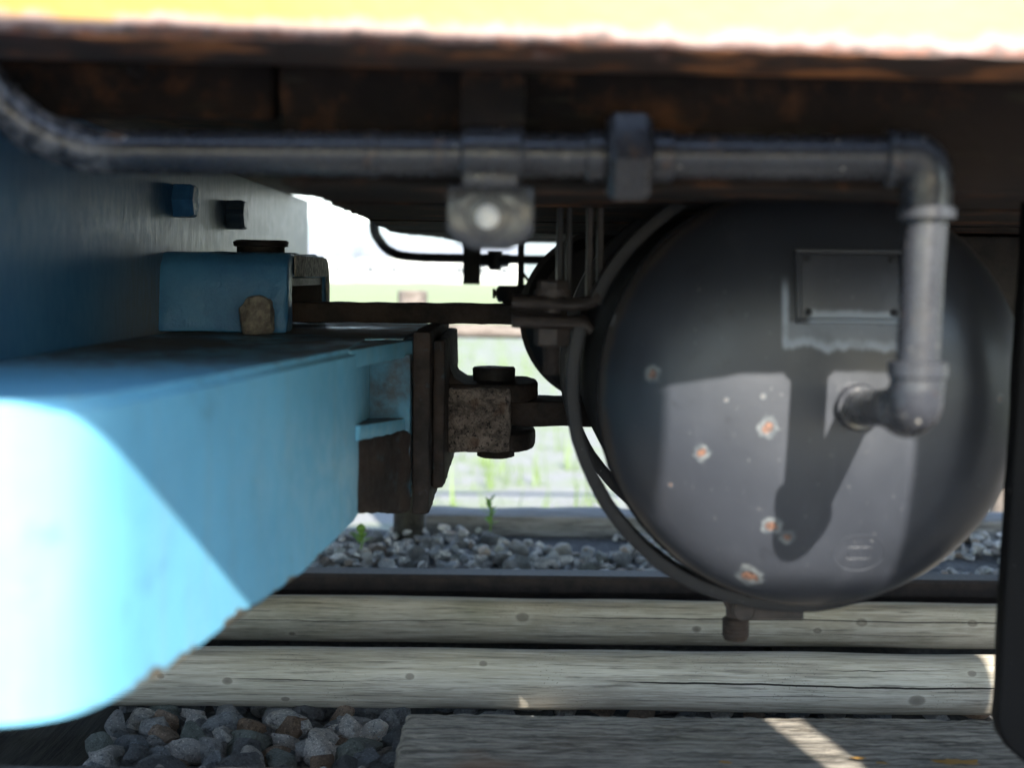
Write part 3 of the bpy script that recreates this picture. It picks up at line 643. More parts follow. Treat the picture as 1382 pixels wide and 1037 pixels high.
# bowed bumper beam: outline in plan, near half then mirrored about the track centre
YC = 2.07
near = smooth_path([(-0.42, 0.8685, 0), (-0.345, 0.869, 0), (-0.303, 0.873, 0), (-0.272, 0.890, 0), (-0.254, 0.925, 0), (-0.240, 1.0, 0), (-0.216, 1.157, 0), (-0.190, 1.345, 0), (-0.164, 1.53, 0)], 5)
near = [(-0.80, 0.868)] + [(p.x, p.y) for p in near]
body = near + [(-0.171, 1.775), (-0.126, 1.79)]
body = body + [(x, 2*YC - y) for x, y in body[::-1]] + [(WX, 3.25), (WX, 0.93), (-0.80, 0.93)]
bot = [(0.86, at(0, 980, .873).z), (0.925, at(150, 946, .925).z), (1.0, at(212, 913, 1.0).z), (1.157, at(318, 832, 1.157).z), (1.345, at(411, 772, 1.345).z), (1.43, at(446, 738, 1.43).z), (1.53, at(478, 704, 1.53).z), (2.07, 0.34)]
def botz(y):
    y = min(y, 2*YC - y)
    for (a, za), (b, zb) in zip(bot, bot[1:]):
        if y <= b: return za + (zb-za)*max(0, (y-a))/(b-a)
    return bot[-1][1]
bm = bm_new(); lo, hi = prism(bm, body, 'z', 0.35, TOPZ - .004)
for v in lo: v.co.z = botz(v.co.y)
bmesh.ops.recalc_face_normals(bm, faces=bm.faces[:])
es = [e for e in bm.edges if len(e.link_faces) == 2 and e.calc_face_angle(0) > R(60) and abs(e.verts[0].co.z - e.verts[1].co.z) < .03 and e.verts[0].co.z > .45]
bmesh.ops.bevel(bm, geom=es, offset=0.007, segments=3, affect='EDGES', clamp_overlap=True)
obj('bumper_beam', bm, M['blue'], bogie, sharp=28)
# top plate in front of the recess, with its lip
top = [(-0.40, 1.50), (-0.1685, 1.545), (-0.1555, 1.62), (-0.122, 1.80), (-0.122, 2*YC-1.80), (-0.1665, 2*YC-1.53), (-0.40, 2*YC-1.5)]
bm = bm_new(); prism(bm, top, 'z', TOPZ-.026, TOPZ-.0055); bevel(bm, 0.003, 2); rough(bm, 0.0009, 40, 0.03, 1)
obj('top_plate', bm, M['blue'], bogie)
bm = bm_new()
hexa(bm, [(-.172, 1.558, .441), (-.1615, 1.553, .441), (-.1225, 1.80, .427), (-.172, 1.80, .427), (-.172, 1.558, .457), (-.1615, 1.553, .457), (-.1225, 1.80, .443), (-.172, 1.80, .443)])
bevel(bm, 0.002, 2); rough(bm, 0.0012, 60, 0.012, 3); obj('gusset', bm, M['blue'], bogie)
bm = bm_new()
hexa(bm, [(-.185, 1.575, .362), (-.172, 1.562, .362), (-.119, 1.775, .330), (-.185, 1.776, .330), (-.185, 1.575, .441), (-.1735, 1.575, .441), (-.1195, 1.775, .430), (-.185, 1.776, .430)])
bevel(bm, 0.006, 3); rough(bm, 0.0028, 45, 0.012, 5); obj('corner_casting', bm, M['rust_cast'], bogie)
bm = bm_new(); box(bm, -.1705, -.1222, 1.766, 1.80, .345, .5205); rough(bm, 0.001, 50, 0.012, 4); obj('recess_plate', bm, M['recess'], bogie)
for (xx0, xx1, yy0, z0, z1, sd) in ((-.1215, -.1, 1.803, .322, .5475, 1), (-.0995, -.0845, 1.85, .347, .535, 6)):
    bm = bm_new(); box(bm, xx0, xx1, yy0, 2*YC-yy0, z0, z1); bevel(bm, 0.004, 2); rough(bm, 0.0018, 45, 0.014, sd); obj('mounting_plate', bm, M['rust_cast'], bogie)
# coupling pocket: a cast box open to the right
bm = bm_new()
pout = [(1.892, TOPZ-.002), (1.898, 0.606), (1.904, 0.628), (1.922, 0.642), (1.96, 0.6435), (2.27, 0.6435), (2.30, 0.632), (2.312, 0.60), (2.312, TOPZ-.002), (2.272, TOPZ-.002), (2.272, 0.611), (1.942, 0.611), (1.942, TOPZ-.002)]
lo, hi = prism(bm, pout, 'x', WX-.002, -0.289)
for v in lo:
    if v.co.y < 1.93: v.co.y -= 0.012
bevel(bm, 0.004, 2); rough(bm, 0.0022, 22, 0.012, 8, 4); obj('coupling_pocket', bm, M['pocket'], bogie, sharp=40)
bm = bm_new(); prism(bm, [(1.946, 0.6125), (1.946, 0.640), (2.262, 0.640), (2.286, 0.632), (2.300, 0.608), (2.300, 0.57), (2.275, 0.57), (2.274, 0.6125)], 'x', -0.287, -0.2845); rough(bm, 0.001, 60, 0.012, 2)
obj('pocket_rim', bm, M['worn_rim'], bogie)
bm = bm_new(); prism(bm, [(1.9425, .6105), (2.2715, .6105), (2.2715, TOPZ-.001), (2.258, TOPZ-.001), (2.258, .6), (1.9425, .6)], 'x', WX-.001, -0.2925); obj('pocket_shade_sheet', bm, M['iron_black'], bogie)  # black sheet added inside the pocket to stand in for its shade
bm = bm_new(); lathe(bm, [(.033, 0), (.033, .011), (.0375, .012), (.0385, .018), (.035, .020)], (-0.352, 2.07, 0.642), (0, 0, 1), 32); rough(bm, .0006, 60, .012); obj('pocket_pin', bm, M['iron_black'], bogie)
for (bx, by, rr, dx, py) in ((237, 1.98, .0225, .027, 271), (307, 2.345, .0235, .028, 290)):
    z = at(bx, py, by).z
    bm = bm_new(); lathe(bm, [(rr*1.1, -.002), (rr*1.1, dx*.84), (rr*.95, dx)], (WX, by, z), (1, 0, 0), 6, ang=R(14)); rough(bm, .0005, 60, .009)
    obj('bolt', bm, M['pocket'] if bx == 237 else M['wall'], bogie, sharp=25)

# ---- broken stone lying on the beam
bm = bm_new(); bmesh.ops.create_icosphere(bm, subdivisions=4, radius=1)
c = at(347, 430, 1.86); pl = [(Vector((.1, -1, .15)).normalized(), .45), (Vector((1, -.1, .03)).normalized(), .70), (Vector((-1, -.25, -.12)).normalized(), .78), (Vector((0, 0, -1)), .72), (Vector((-.75, 0, .7)).normalized(), .92), (Vector((.35, -.6, -.55)).normalized(), .60), (Vector((-.5, -.7, .2)).normalized(), .62), (Vector((.25, .6, 1)).normalized(), .86)]
for v in bm.verts:
    for _ in range(2):
        for n, d in pl:
            e = v.co.dot(n) - d
            if e > 0: v.co -= n*e*.97
    v.co *= 1 + .05*mnoise.noise(v.co*3) + .02*mnoise.noise(v.co*9)
zm = min(v.co.z for v in bm.verts)
for v in bm.verts: v.co = Vector((c.x + v.co.x*.0262, 1.862 + v.co.y*.02, TOPZ - .0035 + (v.co.z - zm)*.0285))
s = NT('broken_stone'); n1 = s.noise(60, 5, 0.7); n2 = s.noise(380, 4, .7)
col = s.mix(s.rng(n1, .35, .65), (0.10, 0.085, 0.07), (0.27, 0.245, 0.20)); col = s.mix(s.rng(n2, .55, .7, 0, .6), col, (0.04, .035, .03))
tag(base(obj('loose_stone', bm, s.done(col, .85, height=s.math('ADD', n1, n2), bump=.6, dist=.002), sharp=26)), 'broken grey brown stone resting on the blue beam against the coupling pocket', 'stone')

# ================================================================== COUPLING
cl = thing('clevis_coupling', (-0.084, 2.07, 0.38), 'rusty iron clevis jaw with vertical pin bolted to the blue beam end', 'coupling')
CY0, CY1 = 1.972, 2.168
bm = bm_new(); box(bm, -.085, -.002, CY0-.005, CY1, .3805, .4665); bevel(bm, .004, 2); rough(bm, .0022, 55, .006, 2, 4); obj('jaw_block', bm, M['flaky'], cl, sharp=60)
def lug(xe, z0, z1, seed):
    out = [(-.085, CY0)]
    for k in range(0, 13):
        a = -math.pi/2 + math.pi*k/12; ca, sa = math.cos(a), math.sin(a)
        out.append((xe - .05 + .05*abs(ca)**.75, (CY0+CY1)/2 + (CY1-CY0)/2*math.copysign(abs(sa)**.75, sa)))
    out.append((-.085, CY1)); bm = bm_new(); prism(bm, out, 'z', z0, z1); bevel(bm, .004, 2); rough(bm, .0014, 50, .010, seed); return bm
obj('upper_lug', lug(.036, .447, .4705, 3), M['rust_dark'], cl, sharp=45)
obj('lower_lug', lug(.033, .3795, .4035, 9), M['rust_dark'], cl, sharp=45)
bm = bm_new(); lathe(bm, [(.020, -.09), (.020, 0.0), (.0295, .0005), (.0300, .016), (.028, .0185)], (-.0255, 2.07, .4705), (0, 0, 1), 36); rough(bm, .0006, 70, .012); obj('pin', bm, M['iron_black'], cl)
bm = bm_new(); lathe(bm, [(.033, 0), (.033, -.006), (.031, -.007)], (-.030, 2.07, .3795), (0, 0, 1), 28); lathe(bm, [(.026, -.006), (.026, -.016), (.022, -.018)], (-.022, 2.07, .3795), (0, 0, 1), 8); rough(bm, .001, 60, .012); obj('pin_nut', bm, M['rust_dark'], cl)
# weld fillet that flares from the plate to the lug
bm = bm_new(); fl = [(-.0850, .5050), (-.0830, .4900), (-.0770, .4790), (-.0650, .4712), (-.0500, .4700), (-.0850, .4700)]
prism(bm, fl, 'y', CY0+.01, CY1-.01); rough(bm, .0008, 60, .015); obj('fillet', bm, M['rust_dark'], cl)

bm = bm_new(); box(bm, -.045, .62, 2.012, 2.128, .4115, .4455); bevel(bm, .003, 2); rough(bm, .0012, 40, .02, 4)
tag(base(obj('drawbar', bm, M['rust_dark'], sharp=45)), 'flat rusty drawbar held in the clevis and passing behind the tank', 'drawbar')
bm = bm_new(); box(bm, -.40, .16, 2.012, 2.10, .5505, .5775); bevel(bm, .003, 2); rough(bm, .0012, 35, .016, 7)
tag(base(obj('link_bar', bm, M['rust_dark'], sharp=45)), 'straight dark iron bar reaching from the blue pocket towards the tank strap', 'bar')

# ================================================================== YELLOW WAGON ABOVE
sp0, sp1 = at(0, 46, 0.985), at(1382, 79, 1.012)
sd = sp1 - sp0; slope = sd.z / sd.x; zb0 = sp0.z - slope*sp0.x
M['yellow'] = m_yellow((zb0, slope))
wag = thing('flat_wagon', (0.1, 2.15, 0.69), 'yellow steel side sill and dark rusty underframe of the wagon overhead', 'wagon')
bm = bm_new(); nx = 240
prof = [(0.0, 0.135), (0.0, 0.0), (0.115, 0.0), (0.115, 0.008), (0.009, 0.010), (0.009, 0.135)]
rows = []
for i in range(nx+1):
    x = -1.7 + 3.4*i/nx; y = sp0.y + (sp1.y-sp0.y)*(x-sp0.x)/sd.x; z = zb0 + slope*x; row = []
    for k, (a, b) in enumerate(prof):
        dz = 0.0
        if k in (1,): dz = max(0, 0.005*mnoise.noise(Vector((x*28, 1, 0))) + 0.005*mnoise.noise(Vector((x*75, 1, 3))))
        row.append(bm.verts.new((x, y+a, z+b+dz)))
    rows.append(row)
for a, b in zip(rows, rows[1:]):
    for k in range(6): bm.faces.new((a[k], a[(k+1) % 6], b[(k+1) % 6], b[k]))
bm.faces.new(rows[0]); bm.faces.new(rows[-1][::-1])
obj('side_sill', bm, M['yellow'], wag)
bm = bm_new(); box(bm, -1.7, 1.7, 1.135, 3.30, 0.790, 0.86); obj('deck', bm, M['under'], wag)
# underframe boards, each a plank running lengthways
uy = [1.215, 1.38, 1.56, 1.80, 2.04, 2.28, 2.52, 2.76, 3.0, 3.27]
def ux(y):
    pts = [(1.0, -.188), (2.07, -.197), (2.4, -.214), (2.62, -.21), (2.9, -.165), (3.3, -.07)]
    for (a, xa), (b, xb) in zip(pts, pts[1:]):
        if y <= b: return xa + (xb-xa)*(y-a)/(b-a)
    return pts[-1][1]
for i, (a, b) in enumerate(zip(uy, uy[1:])):
    bm = bm_new(); a += .001; b -= .001; zb = .690 + (.0015 if i % 2 else 0)
    hexa(bm, [(ux(a), a, zb), (1.65, a, zb), (1.65, b, zb), (ux(b), b, zb), (ux(a), a, .7895), (1.65, a, .7895), (1.65, b, .7895), (ux(b), b, .7895)])
    for _ in range(3):
        es = [e for e in bm.edges if e.calc_length() > .03 and max(e.verts[0].co.x, e.verts[1].co.x) < -.02]
        bmesh.ops.subdivide_edges(bm, edges=es, cuts=1, use_grid_fill=True)
    for v in bm.verts:
        if v.co.x < -.05: v.co.x += .005*mnoise.noise(v.co*35) ; v.co.z += .0012*mnoise.noise(v.co*50)
    obj('floor_board', bm, M['under'], wag, sharp=40)
# details under the deck: cross angle, bracket and bolts at the left
bm = bm_new(); box(bm, -1.2, -.20, 1.24, 1.27, .745, .7915); bevel(bm, .003, 1); rough(bm, .0015, 25, .03); obj('longitudinal_angle', bm, M['under'], wag)
for bx, by in ((190, 1.25), (330, 1.08)):
    p = at(bx, 140, by); bm = bm_new(); lathe(bm, [(.014, 0), (.014, -.010), (.010, -.012)], (p.x, by, .7895), (0, 0, 1), 6); obj('bolt', bm, M['rust_cast'], wag)
# unseen boards and panels added outside the view to shade bogie, tank and board
bm = bm_new(); box(bm, -1.5, 0.344, 0.49, 0.51, 0.781, 1.083); bevel(bm, .004, 2); obj('shade_apron', bm, M['yellow'], wag)
bm = bm_new(); box(bm, 0.085, 0.585, 0.465, 0.488, 0.733, 0.915); bevel(bm, .004, 2); obj('shade_board', bm, M['under'], wag)
for q in ((.5785, .6235, .62, .748), (.5785, .6235, .893, 1.11), (.6245, .992, .62, 1.11)):
    bm = bm_new(); box(bm, q[0], q[1], 0.49, 0.51, q[2], q[3]); bevel(bm, .003, 2); obj('shade_panel', bm, M['yellow'], wag)
for x in (-1.2, .80):
    bm = bm_new(); box(bm, x-.02, x+.02, .51, .993, .80, .82); obj('shade_apron_bracket', bm, M['rust_dark'], wag)
# dark box added to block the bright background right of the tank
bm = bm_new(); box(bm, .47, 1.35, 2.35, 2.95, .30, .688); bevel(bm, .008, 2); rough(bm, .002, 8, .1); obj('dark_backing_box', bm, M['iron_black'], wag)

# ---- hanging step iron at the right
bm = bm_new()
a0, a1 = at(1381, 235, 1.39), at(1338, 965, 1.39)
def ipt(t, dx): p = a0.lerp(a1, t); return (p.x + dx, p.z)
out = [ipt(-.05, 0)] + [ipt(t, 0) for t in (.2, .5, .8, 1.0)] + [(a1.x + .004, a1.z - .015), (a1.x + .014, a1.z - .03), (a1.x + .028, a1.z - .042), (a1.x + .046, a1.z - .048), (a1.x + .052, a1.z - .02)] + [ipt(t, .050) for t in (1.0, .8, .5, .2, -.05)]
prism(bm, out, 'y', 1.372, 1.396); bevel(bm, .004, 3); rough(bm, .0012, 20, .03)
tag(base(obj('step_iron', bm, M['post'], sharp=40)), 'blurred black hanging step iron along the right edge', 'step iron')

# ================================================================== AIR RESERVOIR
res = thing('air_reservoir', (TC.x, 1.75, TC.z - TR), 'large black domed air tank with rust chips and riveted name plate', 'tank')
bm = bm_new(); prof = []
for k in range(0, 31):
    t = k/30; r = TR*math.sin(t*math.pi/2); prof.append((r, dome_y(TC.x + r, TC.z)))
prof += [(TR*1.001, TY+.012), (TR*.985, TY+.014)]
lathe(bm, prof, (TC.x, 0, TC.z), (0, 1, 0), 120); obj('domed_head', bm, M['tank'], res)
bm = bm_new(); tube(bm, [(TC.x + TR*1.0*math.cos(a*math.pi/120), TY + .013 + .0008*mnoise.noise(Vector((a*.7, 0, 0))), TC.z + TR*1.0*math.sin(a*math.pi/120)) for a in range(241)], .0035, 8, False); rough(bm, .0008, 160); obj('weld_bead', bm, M['shell'], res)
bm = bm_new(); lathe(bm, [(TR*.99, TY+.010), (TR*.99, 2.03), (TR*.8, 2.09), (TR*.3, 2.12), (0, 2.12)], (TC.x, 0, TC.z), (0, 1, 0), 96, cap=False); obj('shell', bm, M['shell'], res)
# name plate on the dome
pc = at(1146, 387, 1.405); py = dome_y(pc.x, pc.z)
nrm = Vector((-(dome_y(pc.x+.01, pc.z)-dome_y(pc.x-.01, pc.z))/.02, 1, -(dome_y(pc.x, pc.z+.01)-dome_y(pc.x, pc.z-.01))/.02)); nrm = -nrm.normalized()
zz = Vector((0, 0, 1)); zz = (zz - nrm*zz.dot(nrm)).normalized(); xx = zz.cross(nrm) * -1
def pl_pt(a, b, c): return Vector((pc.x, py, pc.z)) + xx*a + zz*b + nrm*c
PW, PH = .0515, .0355
def frame_box(bm, a0, a1, b0, b1, c0, c1): hexa(bm, [pl_pt(a0,b0,c0), pl_pt(a1,b0,c0), pl_pt(a1,b1,c0), pl_pt(a0,b1,c0), pl_pt(a0,b0,c1), pl_pt(a1,b0,c1), pl_pt(a1,b1,c1), pl_pt(a0,b1,c1)])
bm = bm_new(); frame_box(bm, -PW+.0045, PW-.0045, -PH+.0045, PH-.0045, -.009, .0022); bevel(bm, .001, 2); np = obj('name_plate', bm, M['plate'], res)
bm = bm_new()
for q in ((-PW, PW, PH-.0035, PH), (-PW, PW, -PH, -PH+.0035), (-PW, -PW+.0035, -PH+.0035, PH-.0035), (PW-.0035, PW, -PH+.0035, PH-.0035)): frame_box(bm, *q, -.009, .0042)
bevel(bm, .001, 2); obj('frame', bm, M['plate'], np)
for a in (-1, 1):
    for b in (-1, 1):
        bm = bm_new(); lathe(bm, [(.0038, 0), (.0034, .0012), (.002, .0022), (0, .0026)], pl_pt(a*(PW-.011), b*(PH-.010), .0022), nrm, 14); obj('rivet', bm, M['strap'], np)
# cast ring emblem with a cross inside, low on the dome
ec = at(1153, 742, 1.435); ey = dome_y(ec.x, ec.z)
bm = bm_new()
def on_dome(x, z, c=.0): return Vector((x, dome_y(x, z) - c, z))
tube(bm, [on_dome(ec.x + .026*math.cos(a*math.pi/24), ec.z + .019*math.sin(a*math.pi/24), -.0008) for a in range(49)], .0011, 8, False)
for (x0, z0, x1, z1) in ((-.012, .006, .012, .006), (-.012, -.006, .012, -.006), (-.010, -.012, -.010, .012), (.0, -.012, .0, .012), (.010, -.012, .010, .012)):
    tube(bm, [on_dome(ec.x + x0 + (x1-x0)*t/4, ec.z + z0 + (z1-z0)*t/4, -.0008) for t in range(5)], .0010, 8)
obj('cast_emblem', bm, M['tank'], res)
# clamp band round the tank, open at the left where its lugs are bolted together
BR = 0.2255; BO = 0.008
def band(name, y, half, R0, a0, a1, n=90):
    bm = bm_new(); rows = []
    for i in range(n+1):
        a = a0 + (a1-a0)*i/n; c, s_ = math.cos(a), math.sin(a)
        rr = R0 + .0015*mnoise.noise(Vector((a*3, y, 0)))
        rows.append([bm.verts.new((TC.x - BO + c*q, y + e, TC.z + BO*.5 + s_*q)) for q, e in ((rr-.007, -half), (rr+.007, -half), (rr+.007, half), (rr-.007, half))])
    for a, b in zip(rows, rows[1:]):
        for k in range(4): bm.faces.new((a[k], a[(k+1) % 4], b[(k+1) % 4], b[k]))
    bm.faces.new(rows[0][::-1]); bm.faces.new(rows[-1]); bevel(bm, .002, 2, 50); rough(bm, .0008, 40); return obj(name, bm, M['strap'], res, sharp=40)
LU = at(745, 409, 1.555); LL = at(745, 434, 1.555)
au = math.pi - math.asin((LU.z - TC.z - BO*.5)/BR); al = math.pi - math.asin((LL.z - TC.z - BO*.5)/BR)
band('clamp_band', 1.555, .020, BR, R(60), au, 70); band('clamp_band', 1.555, .020, BR + .006, al, R(300), 110)
band('clamp_band', 1.93, .020, BR, R(0), R(359.9), 120)
for p, tilt in ((LU, .004), (LL, -.004)):
    bm = bm_new(); xr = TC.x - BO - math.sqrt(BR**2 - (p.z-TC.z-BO*.5)**2)
    tube(bm, smooth_path([(p.x-.042, 1.555, p.z+.001), (p.x-.02, 1.555, p.z), (p.x+.02, 1.555, p.z-.001), (xr-.004, 1.555, p.z + tilt*.4), (xr+.004, 1.555, p.z + tilt*2.2)], 5), .0075, 14)
    for v in bm.verts: v.co.y = 1.555 + (v.co.y - 1.555)*3.0
    rough(bm, .0012, 60, .012); obj('band_lug', bm, M['bolt_brown'], res)
bm = bm_new(); bx = LU.x
lathe(bm, [(.019, .0075), (.019, .014)], (bx, 1.553, LU.z), (0, 0, 1), 20); lathe(bm, [(.017, .013), (.017, .022), (.014, .024)], (bx, 1.553, LU.z), (0, 0, 1), 6); lathe(bm, [(.0085, -.01), (.0085, .02)], (bx, 1.553, LU.z), (0, 0, 1), 14)
obj('bolt', bm, M['bolt_brown'], res)
bm = bm_new(); lathe(bm, [(.0195, -.0075), (.0195, -.024), (.016, -.026)], (bx, 1.553, LL.z), (0, 0, 1), 6)
prof = []
for k in range(14): prof += [(.0095, -.026 - k*.0022), (.0083, -.0271 - k*.0022)]
lathe(bm, prof, (bx, 1.553, LL.z), (0, 0, 1), 18); obj('nut', bm, M['bolt_brown'], res)
# hangers from the underframe down to the band
for px0, px1, yy, pb in ((752, 772, 1.60, 398), (792, 814, 1.60, 400)):
    a, b = at(px0, 300, yy), at(px1, 300, yy); zb = at(px0, pb, yy).z
    bm = bm_new(); box(bm, a.x, a.x+.006, yy-.018, yy+.018, zb, .6935); box(bm, b.x-.006, b.x, yy-.016, yy+.02, zb-.004, .6935); bevel(bm, .001, 1); rough(bm, .0012, 30, .03, px0); obj('hanger', bm, M['bolt_brown'] if px0 > 780 else M['strap'], res)
# drain cock under the tank
dx = at(993, 840, 1.62); dz = dx.z
bm = bm_new(); cy = 1.62
lathe(bm, [(.021, .052), (.017, .034), (.0105, .02), (.0098, .004), (.0115, .002), (.0115, -.002)], (dx.x-.001, cy, dz), (0, 0, 1), 20); hexa(bm, [(dx.x-.030, cy-.006, dz+.052), (dx.x-.008, cy-.006, dz+.010), (dx.x-.008, cy+.006, dz+.010), (dx.x-.030, cy+.006, dz+.052), (dx.x-.016, cy-.006, dz+.056), (dx.x+.004, cy-.006, dz+.014), (dx.x+.004, cy+.006, dz+.014), (dx.x-.016, cy+.006, dz+.056)])
dc = obj('drain_cock', bm, M['bolt_brown'], res)
bm = bm_new(); prof = [(.012, .006)]
for k in range(5): prof += [(.0152, .003 - k*.0042), (.0145, .0012 - k*.0042)]
prof += [(.013, -.0195)]; lathe(bm, prof, (dx.x, cy, dz), (0, 0, 1), 26); obj('cap', bm, M['rust_dark'], dc)
bm = bm_new(); h0, h1 = at(1008, 822, 1.598), at(1084, 830, 1.598)
hexa(bm, [(h0.x, 1.595, h0.z-.012), (h1.x, 1.595, h1.z-.0055), (h1.x, 1.601, h1.z-.0055), (h0.x, 1.601, h0.z-.012), (h0.x, 1.595, h0.z+.012), (h1.x, 1.595, h1.z+.0055), (h1.x, 1.601, h1.z+.0055), (h0.x, 1.601, h0.z+.012)])
lathe(bm, [(.0125, -.004), (.0125, .006)], (dx.x+.005, 1.598, h0.z-.001), (0, 1, 0), 20); bevel(bm, .0012, 1); obj('handle', bm, M['bolt_brown'], dc)

# ================================================================== AIR PIPE IN FRONT
PY = 1.18; PRD = .0171
pp = thing('air_pipe', (0.1, PY, 0.69), 'grey painted air pipe run with clamp, hexagon union and elbows in front of tank', 'pipe')
L0, L1 = at(140, 205, PY), at(1200, 213, PY)
def on_pipe(px): t = (px-140)/1060; return L0.lerp(L1, t)
bm = bm_new()
bend = smooth_path([at(-75, 0, 1.15), at(-48, 65, 1.158), at(-22, 110, 1.165), at(4, 140, 1.17), at(35, 168, 1.174), at(75, 189, 1.178), at(115, 201, 1.18), L0, on_pipe(220)], 6)
tube(bm, bend, [PRD*(1.08 if i < 40 else 1.0) for i in range(len(bend))], 28); rough(bm, .0006, 45); obj('pipe_bend', bm, M['pipe'], pp)
bm = bm_new(); tube(bm, [on_pipe(219 + (1200-219)*i/40) for i in range(41)], PRD, 32); rough(bm, .0003, 30); obj('pipe', bm, M['pipe'], pp)
ax = (L1-L0).normalized()
def ring(name, px0, px1, r, segs=32, ang=0.0, ch=.0015, mat='pipe'):
    a = on_pipe(px0); L = (on_pipe(px1)-a).length
    bm = bm_new(); lathe(bm, [(r-ch, 0), (r, ch), (r, L-ch), (r-ch, L)], a, ax, segs, ang=ang, u0=(0, -1, 0)); return obj(name, bm, M[mat], pp, sharp=25)
ring('collar', 497, 512, PRD+.0013)
ring('collar', 790, 816, .0205); ring('union_nut', 819, 876, .0385, 6, R(8), .005); ring('collar', 878, 908, .0205)
# clamp: a saddle over the pipe with a flat ear below and its bolt
a = on_pipe(622); L = (on_pipe(707)-a).length
bm = bm_new(); lathe(bm, [(PRD+.002, 0), (PRD+.0045, .001), (PRD+.0045, L-.001), (PRD+.002, L)], a, ax, 40)
e0, e1 = at(603, 250, PY-.012), at(720, 338, PY-.012); xm = (e0.x+e1.x)/2
ear = [(e0.x, e0.z), (e0.x, e1.z+.014), (e0.x+.008, e1.z+.006), (xm-.014, e1.z), (xm+.014, e1.z), (e1.x-.008, e1.z+.006), (e1.x, e1.z+.014), (e1.x, e0.z)]
prism(bm, ear, 'y', PY-.016, PY-.009)
box(bm, e0.x+.012, e0.x+.056, PY-.014, PY+.004, e0.z-.003, L0.z); bevel(bm, .0025, 2, 40); rough(bm, .0006, 40, .02)
clp = obj('clamp', bm, M['pipe'], pp, sharp=40)
bm = bm_new(); box(bm, on_pipe(620).x, on_pipe(709).x, PY-.004, PY+.012, L0.z+PRD+.0055, .7885); bevel(bm, .002, 1); obj('hanger_plate', bm, M['under'], pp)
bc = at(658, 293, PY-.016)
bm = bm_new(); lathe(bm, [(.0175, 0), (.0170, .002), (.013, .0025)], bc, (0, -1, 0), 28); obj('washer', bm, M['pipe'], clp)
bm = bm_new(); lathe(bm, [(.0095, .001), (.0095, .009), (.006, .0125), (0, .0135)], bc, (0, -1, 0), 24); obj('bolt', bm, M['steel'], clp)
# upper elbow, vertical pipe, lower elbow, stub into the tank
V0, V1 = at(1249, 285, PY), at(1238, 500, PY)
cor = at(1250, 212, PY)
def elbow(pts, r, rc, name, ends):
    bm = bm_new(); tube(bm, smooth_path(pts, 7), r, 28)
    for (p, d, l) in ends: lathe(bm, [(rc-.001, 0), (rc, .001), (rc, l-.001), (rc-.0015, l)], p, d, 32)
    rough(bm, .0004, 45); return obj(name, bm, M['pipe'], pp, sharp=40)
e_in = on_pipe(1193); e_out = at(1250, 296, PY)
elbow([e_in, on_pipe(1212), cor + Vector((-.014, 0, .0)), cor + Vector((-.0045, 0, -.0045)), cor + Vector((0, 0, -.014)), V0, e_out], .0205, .0235, 'elbow', [(e_in, ax, .009), (e_out, Vector((0, 0, 1)), .010)])
bm = bm_new(); tube(bm, [e_out + Vector((0, 0, .006)), V0.lerp(V1, .4), V0.lerp(V1, .7), V1], PRD, 32); obj('pipe', bm, M['pipe'], pp)
low = at(1236, 553, PY); stub_end = Vector((low.x, dome_y(low.x, low.z), low.z)); V1b = at(1239, 488, PY)
stub_end = at(1155, 550, 1.405); sdv = (stub_end - low).normalized()
elbow([V1b, at(1238, 515, PY), low + Vector((0, 0, .013)), low + Vector((0, 0, .003)) + sdv*.003, low + sdv*.013, low + sdv*.032], .0215, .0236, 'elbow', [(V1b, Vector((0, 0, -1)), .013), (low + sdv*.022, sdv, .012)])
bm = bm_new(); tube(bm, [low + sdv*.03, low + sdv*.12, stub_end], PRD*.98, 28); lathe(bm, [(.0205, 0), (.0225, .003), (.0225, .03)], stub_end - sdv*.022, sdv, 28); obj('tank_stub', bm, M['pipe'], pp)

# ================================================================== FITTINGS BEHIND
bk = thing('brake_cylinder', (at(815, 425, 2.4).x, 2.5, .36), 'dark round brake cylinder half hidden behind the tank strap', 'brake cylinder')
c = at(818, 428, 2.4)
bm = bm_new(); lathe(bm, [(0, 2.33), (.06, 2.335), (.115, 2.35), (.132, 2.375), (.133, 2.75), (0, 2.76)], (c.x, 0, c.z), (0, 1, 0), 64, cap=False); obj('cylinder', bm, M['strap'], bk)
bm = bm_new(); lathe(bm, [(.12, 2.385), (.1405, 2.386), (.1405, 2.402), (.12, 2.403)], (c.x, 0, c.z), (0, 1, 0), 72); obj('flange', bm, M['strap'], bk)
bm = bm_new(); box(bm, c.x+.02, c.x+.12, 2.42, 2.70, c.z+.1, .6935); obj('bracket', bm, M['iron_black'], bk)

bp = thing('brake_pipe', (at(620, 348, 3.1).x, 3.1, .655), 'thin black bent pipe silhouetted below the far edge of the underframe', 'pipe')
YB = 3.12
bm = bm_new(); tube(bm, smooth_path([at(506, 270, YB-.3), at(505, 305, YB-.15), at(510, 322, YB-.05), at(528, 340, YB), at(560, 347, YB), at(640, 349, YB), at(745, 351, YB), at(830, 352, YB)], 8), .0095, 16); rough(bm, .0008, 60); obj('pipe', bm, M['iron_black'], bp)
bm = bm_new(); a, b = at(625, 338, YB-.02), at(648, 384, YB-.02); box(bm, a.x, b.x, YB-.03, YB+.02, b.z, .69); bevel(bm, .003, 2); obj('bracket', bm, M['iron_black'], bp)
bm = bm_new(); p = at(668, 351, YB); lathe(bm, [(.013, -.03), (.013, .03)], p, (1, 0, 0), 8); lathe(bm, [(.016, -.02), (.016, .012), (.01, .022)], p, (0, 0, -1), 10)
obj('tee', bm, M['iron_black'], bp)
bm = bm_new(); p = at(703, 360, 2.75); box(bm, p.x-.006, p.x+.006, 2.745, 2.757, at(703, 405, 2.75).z, .6935)
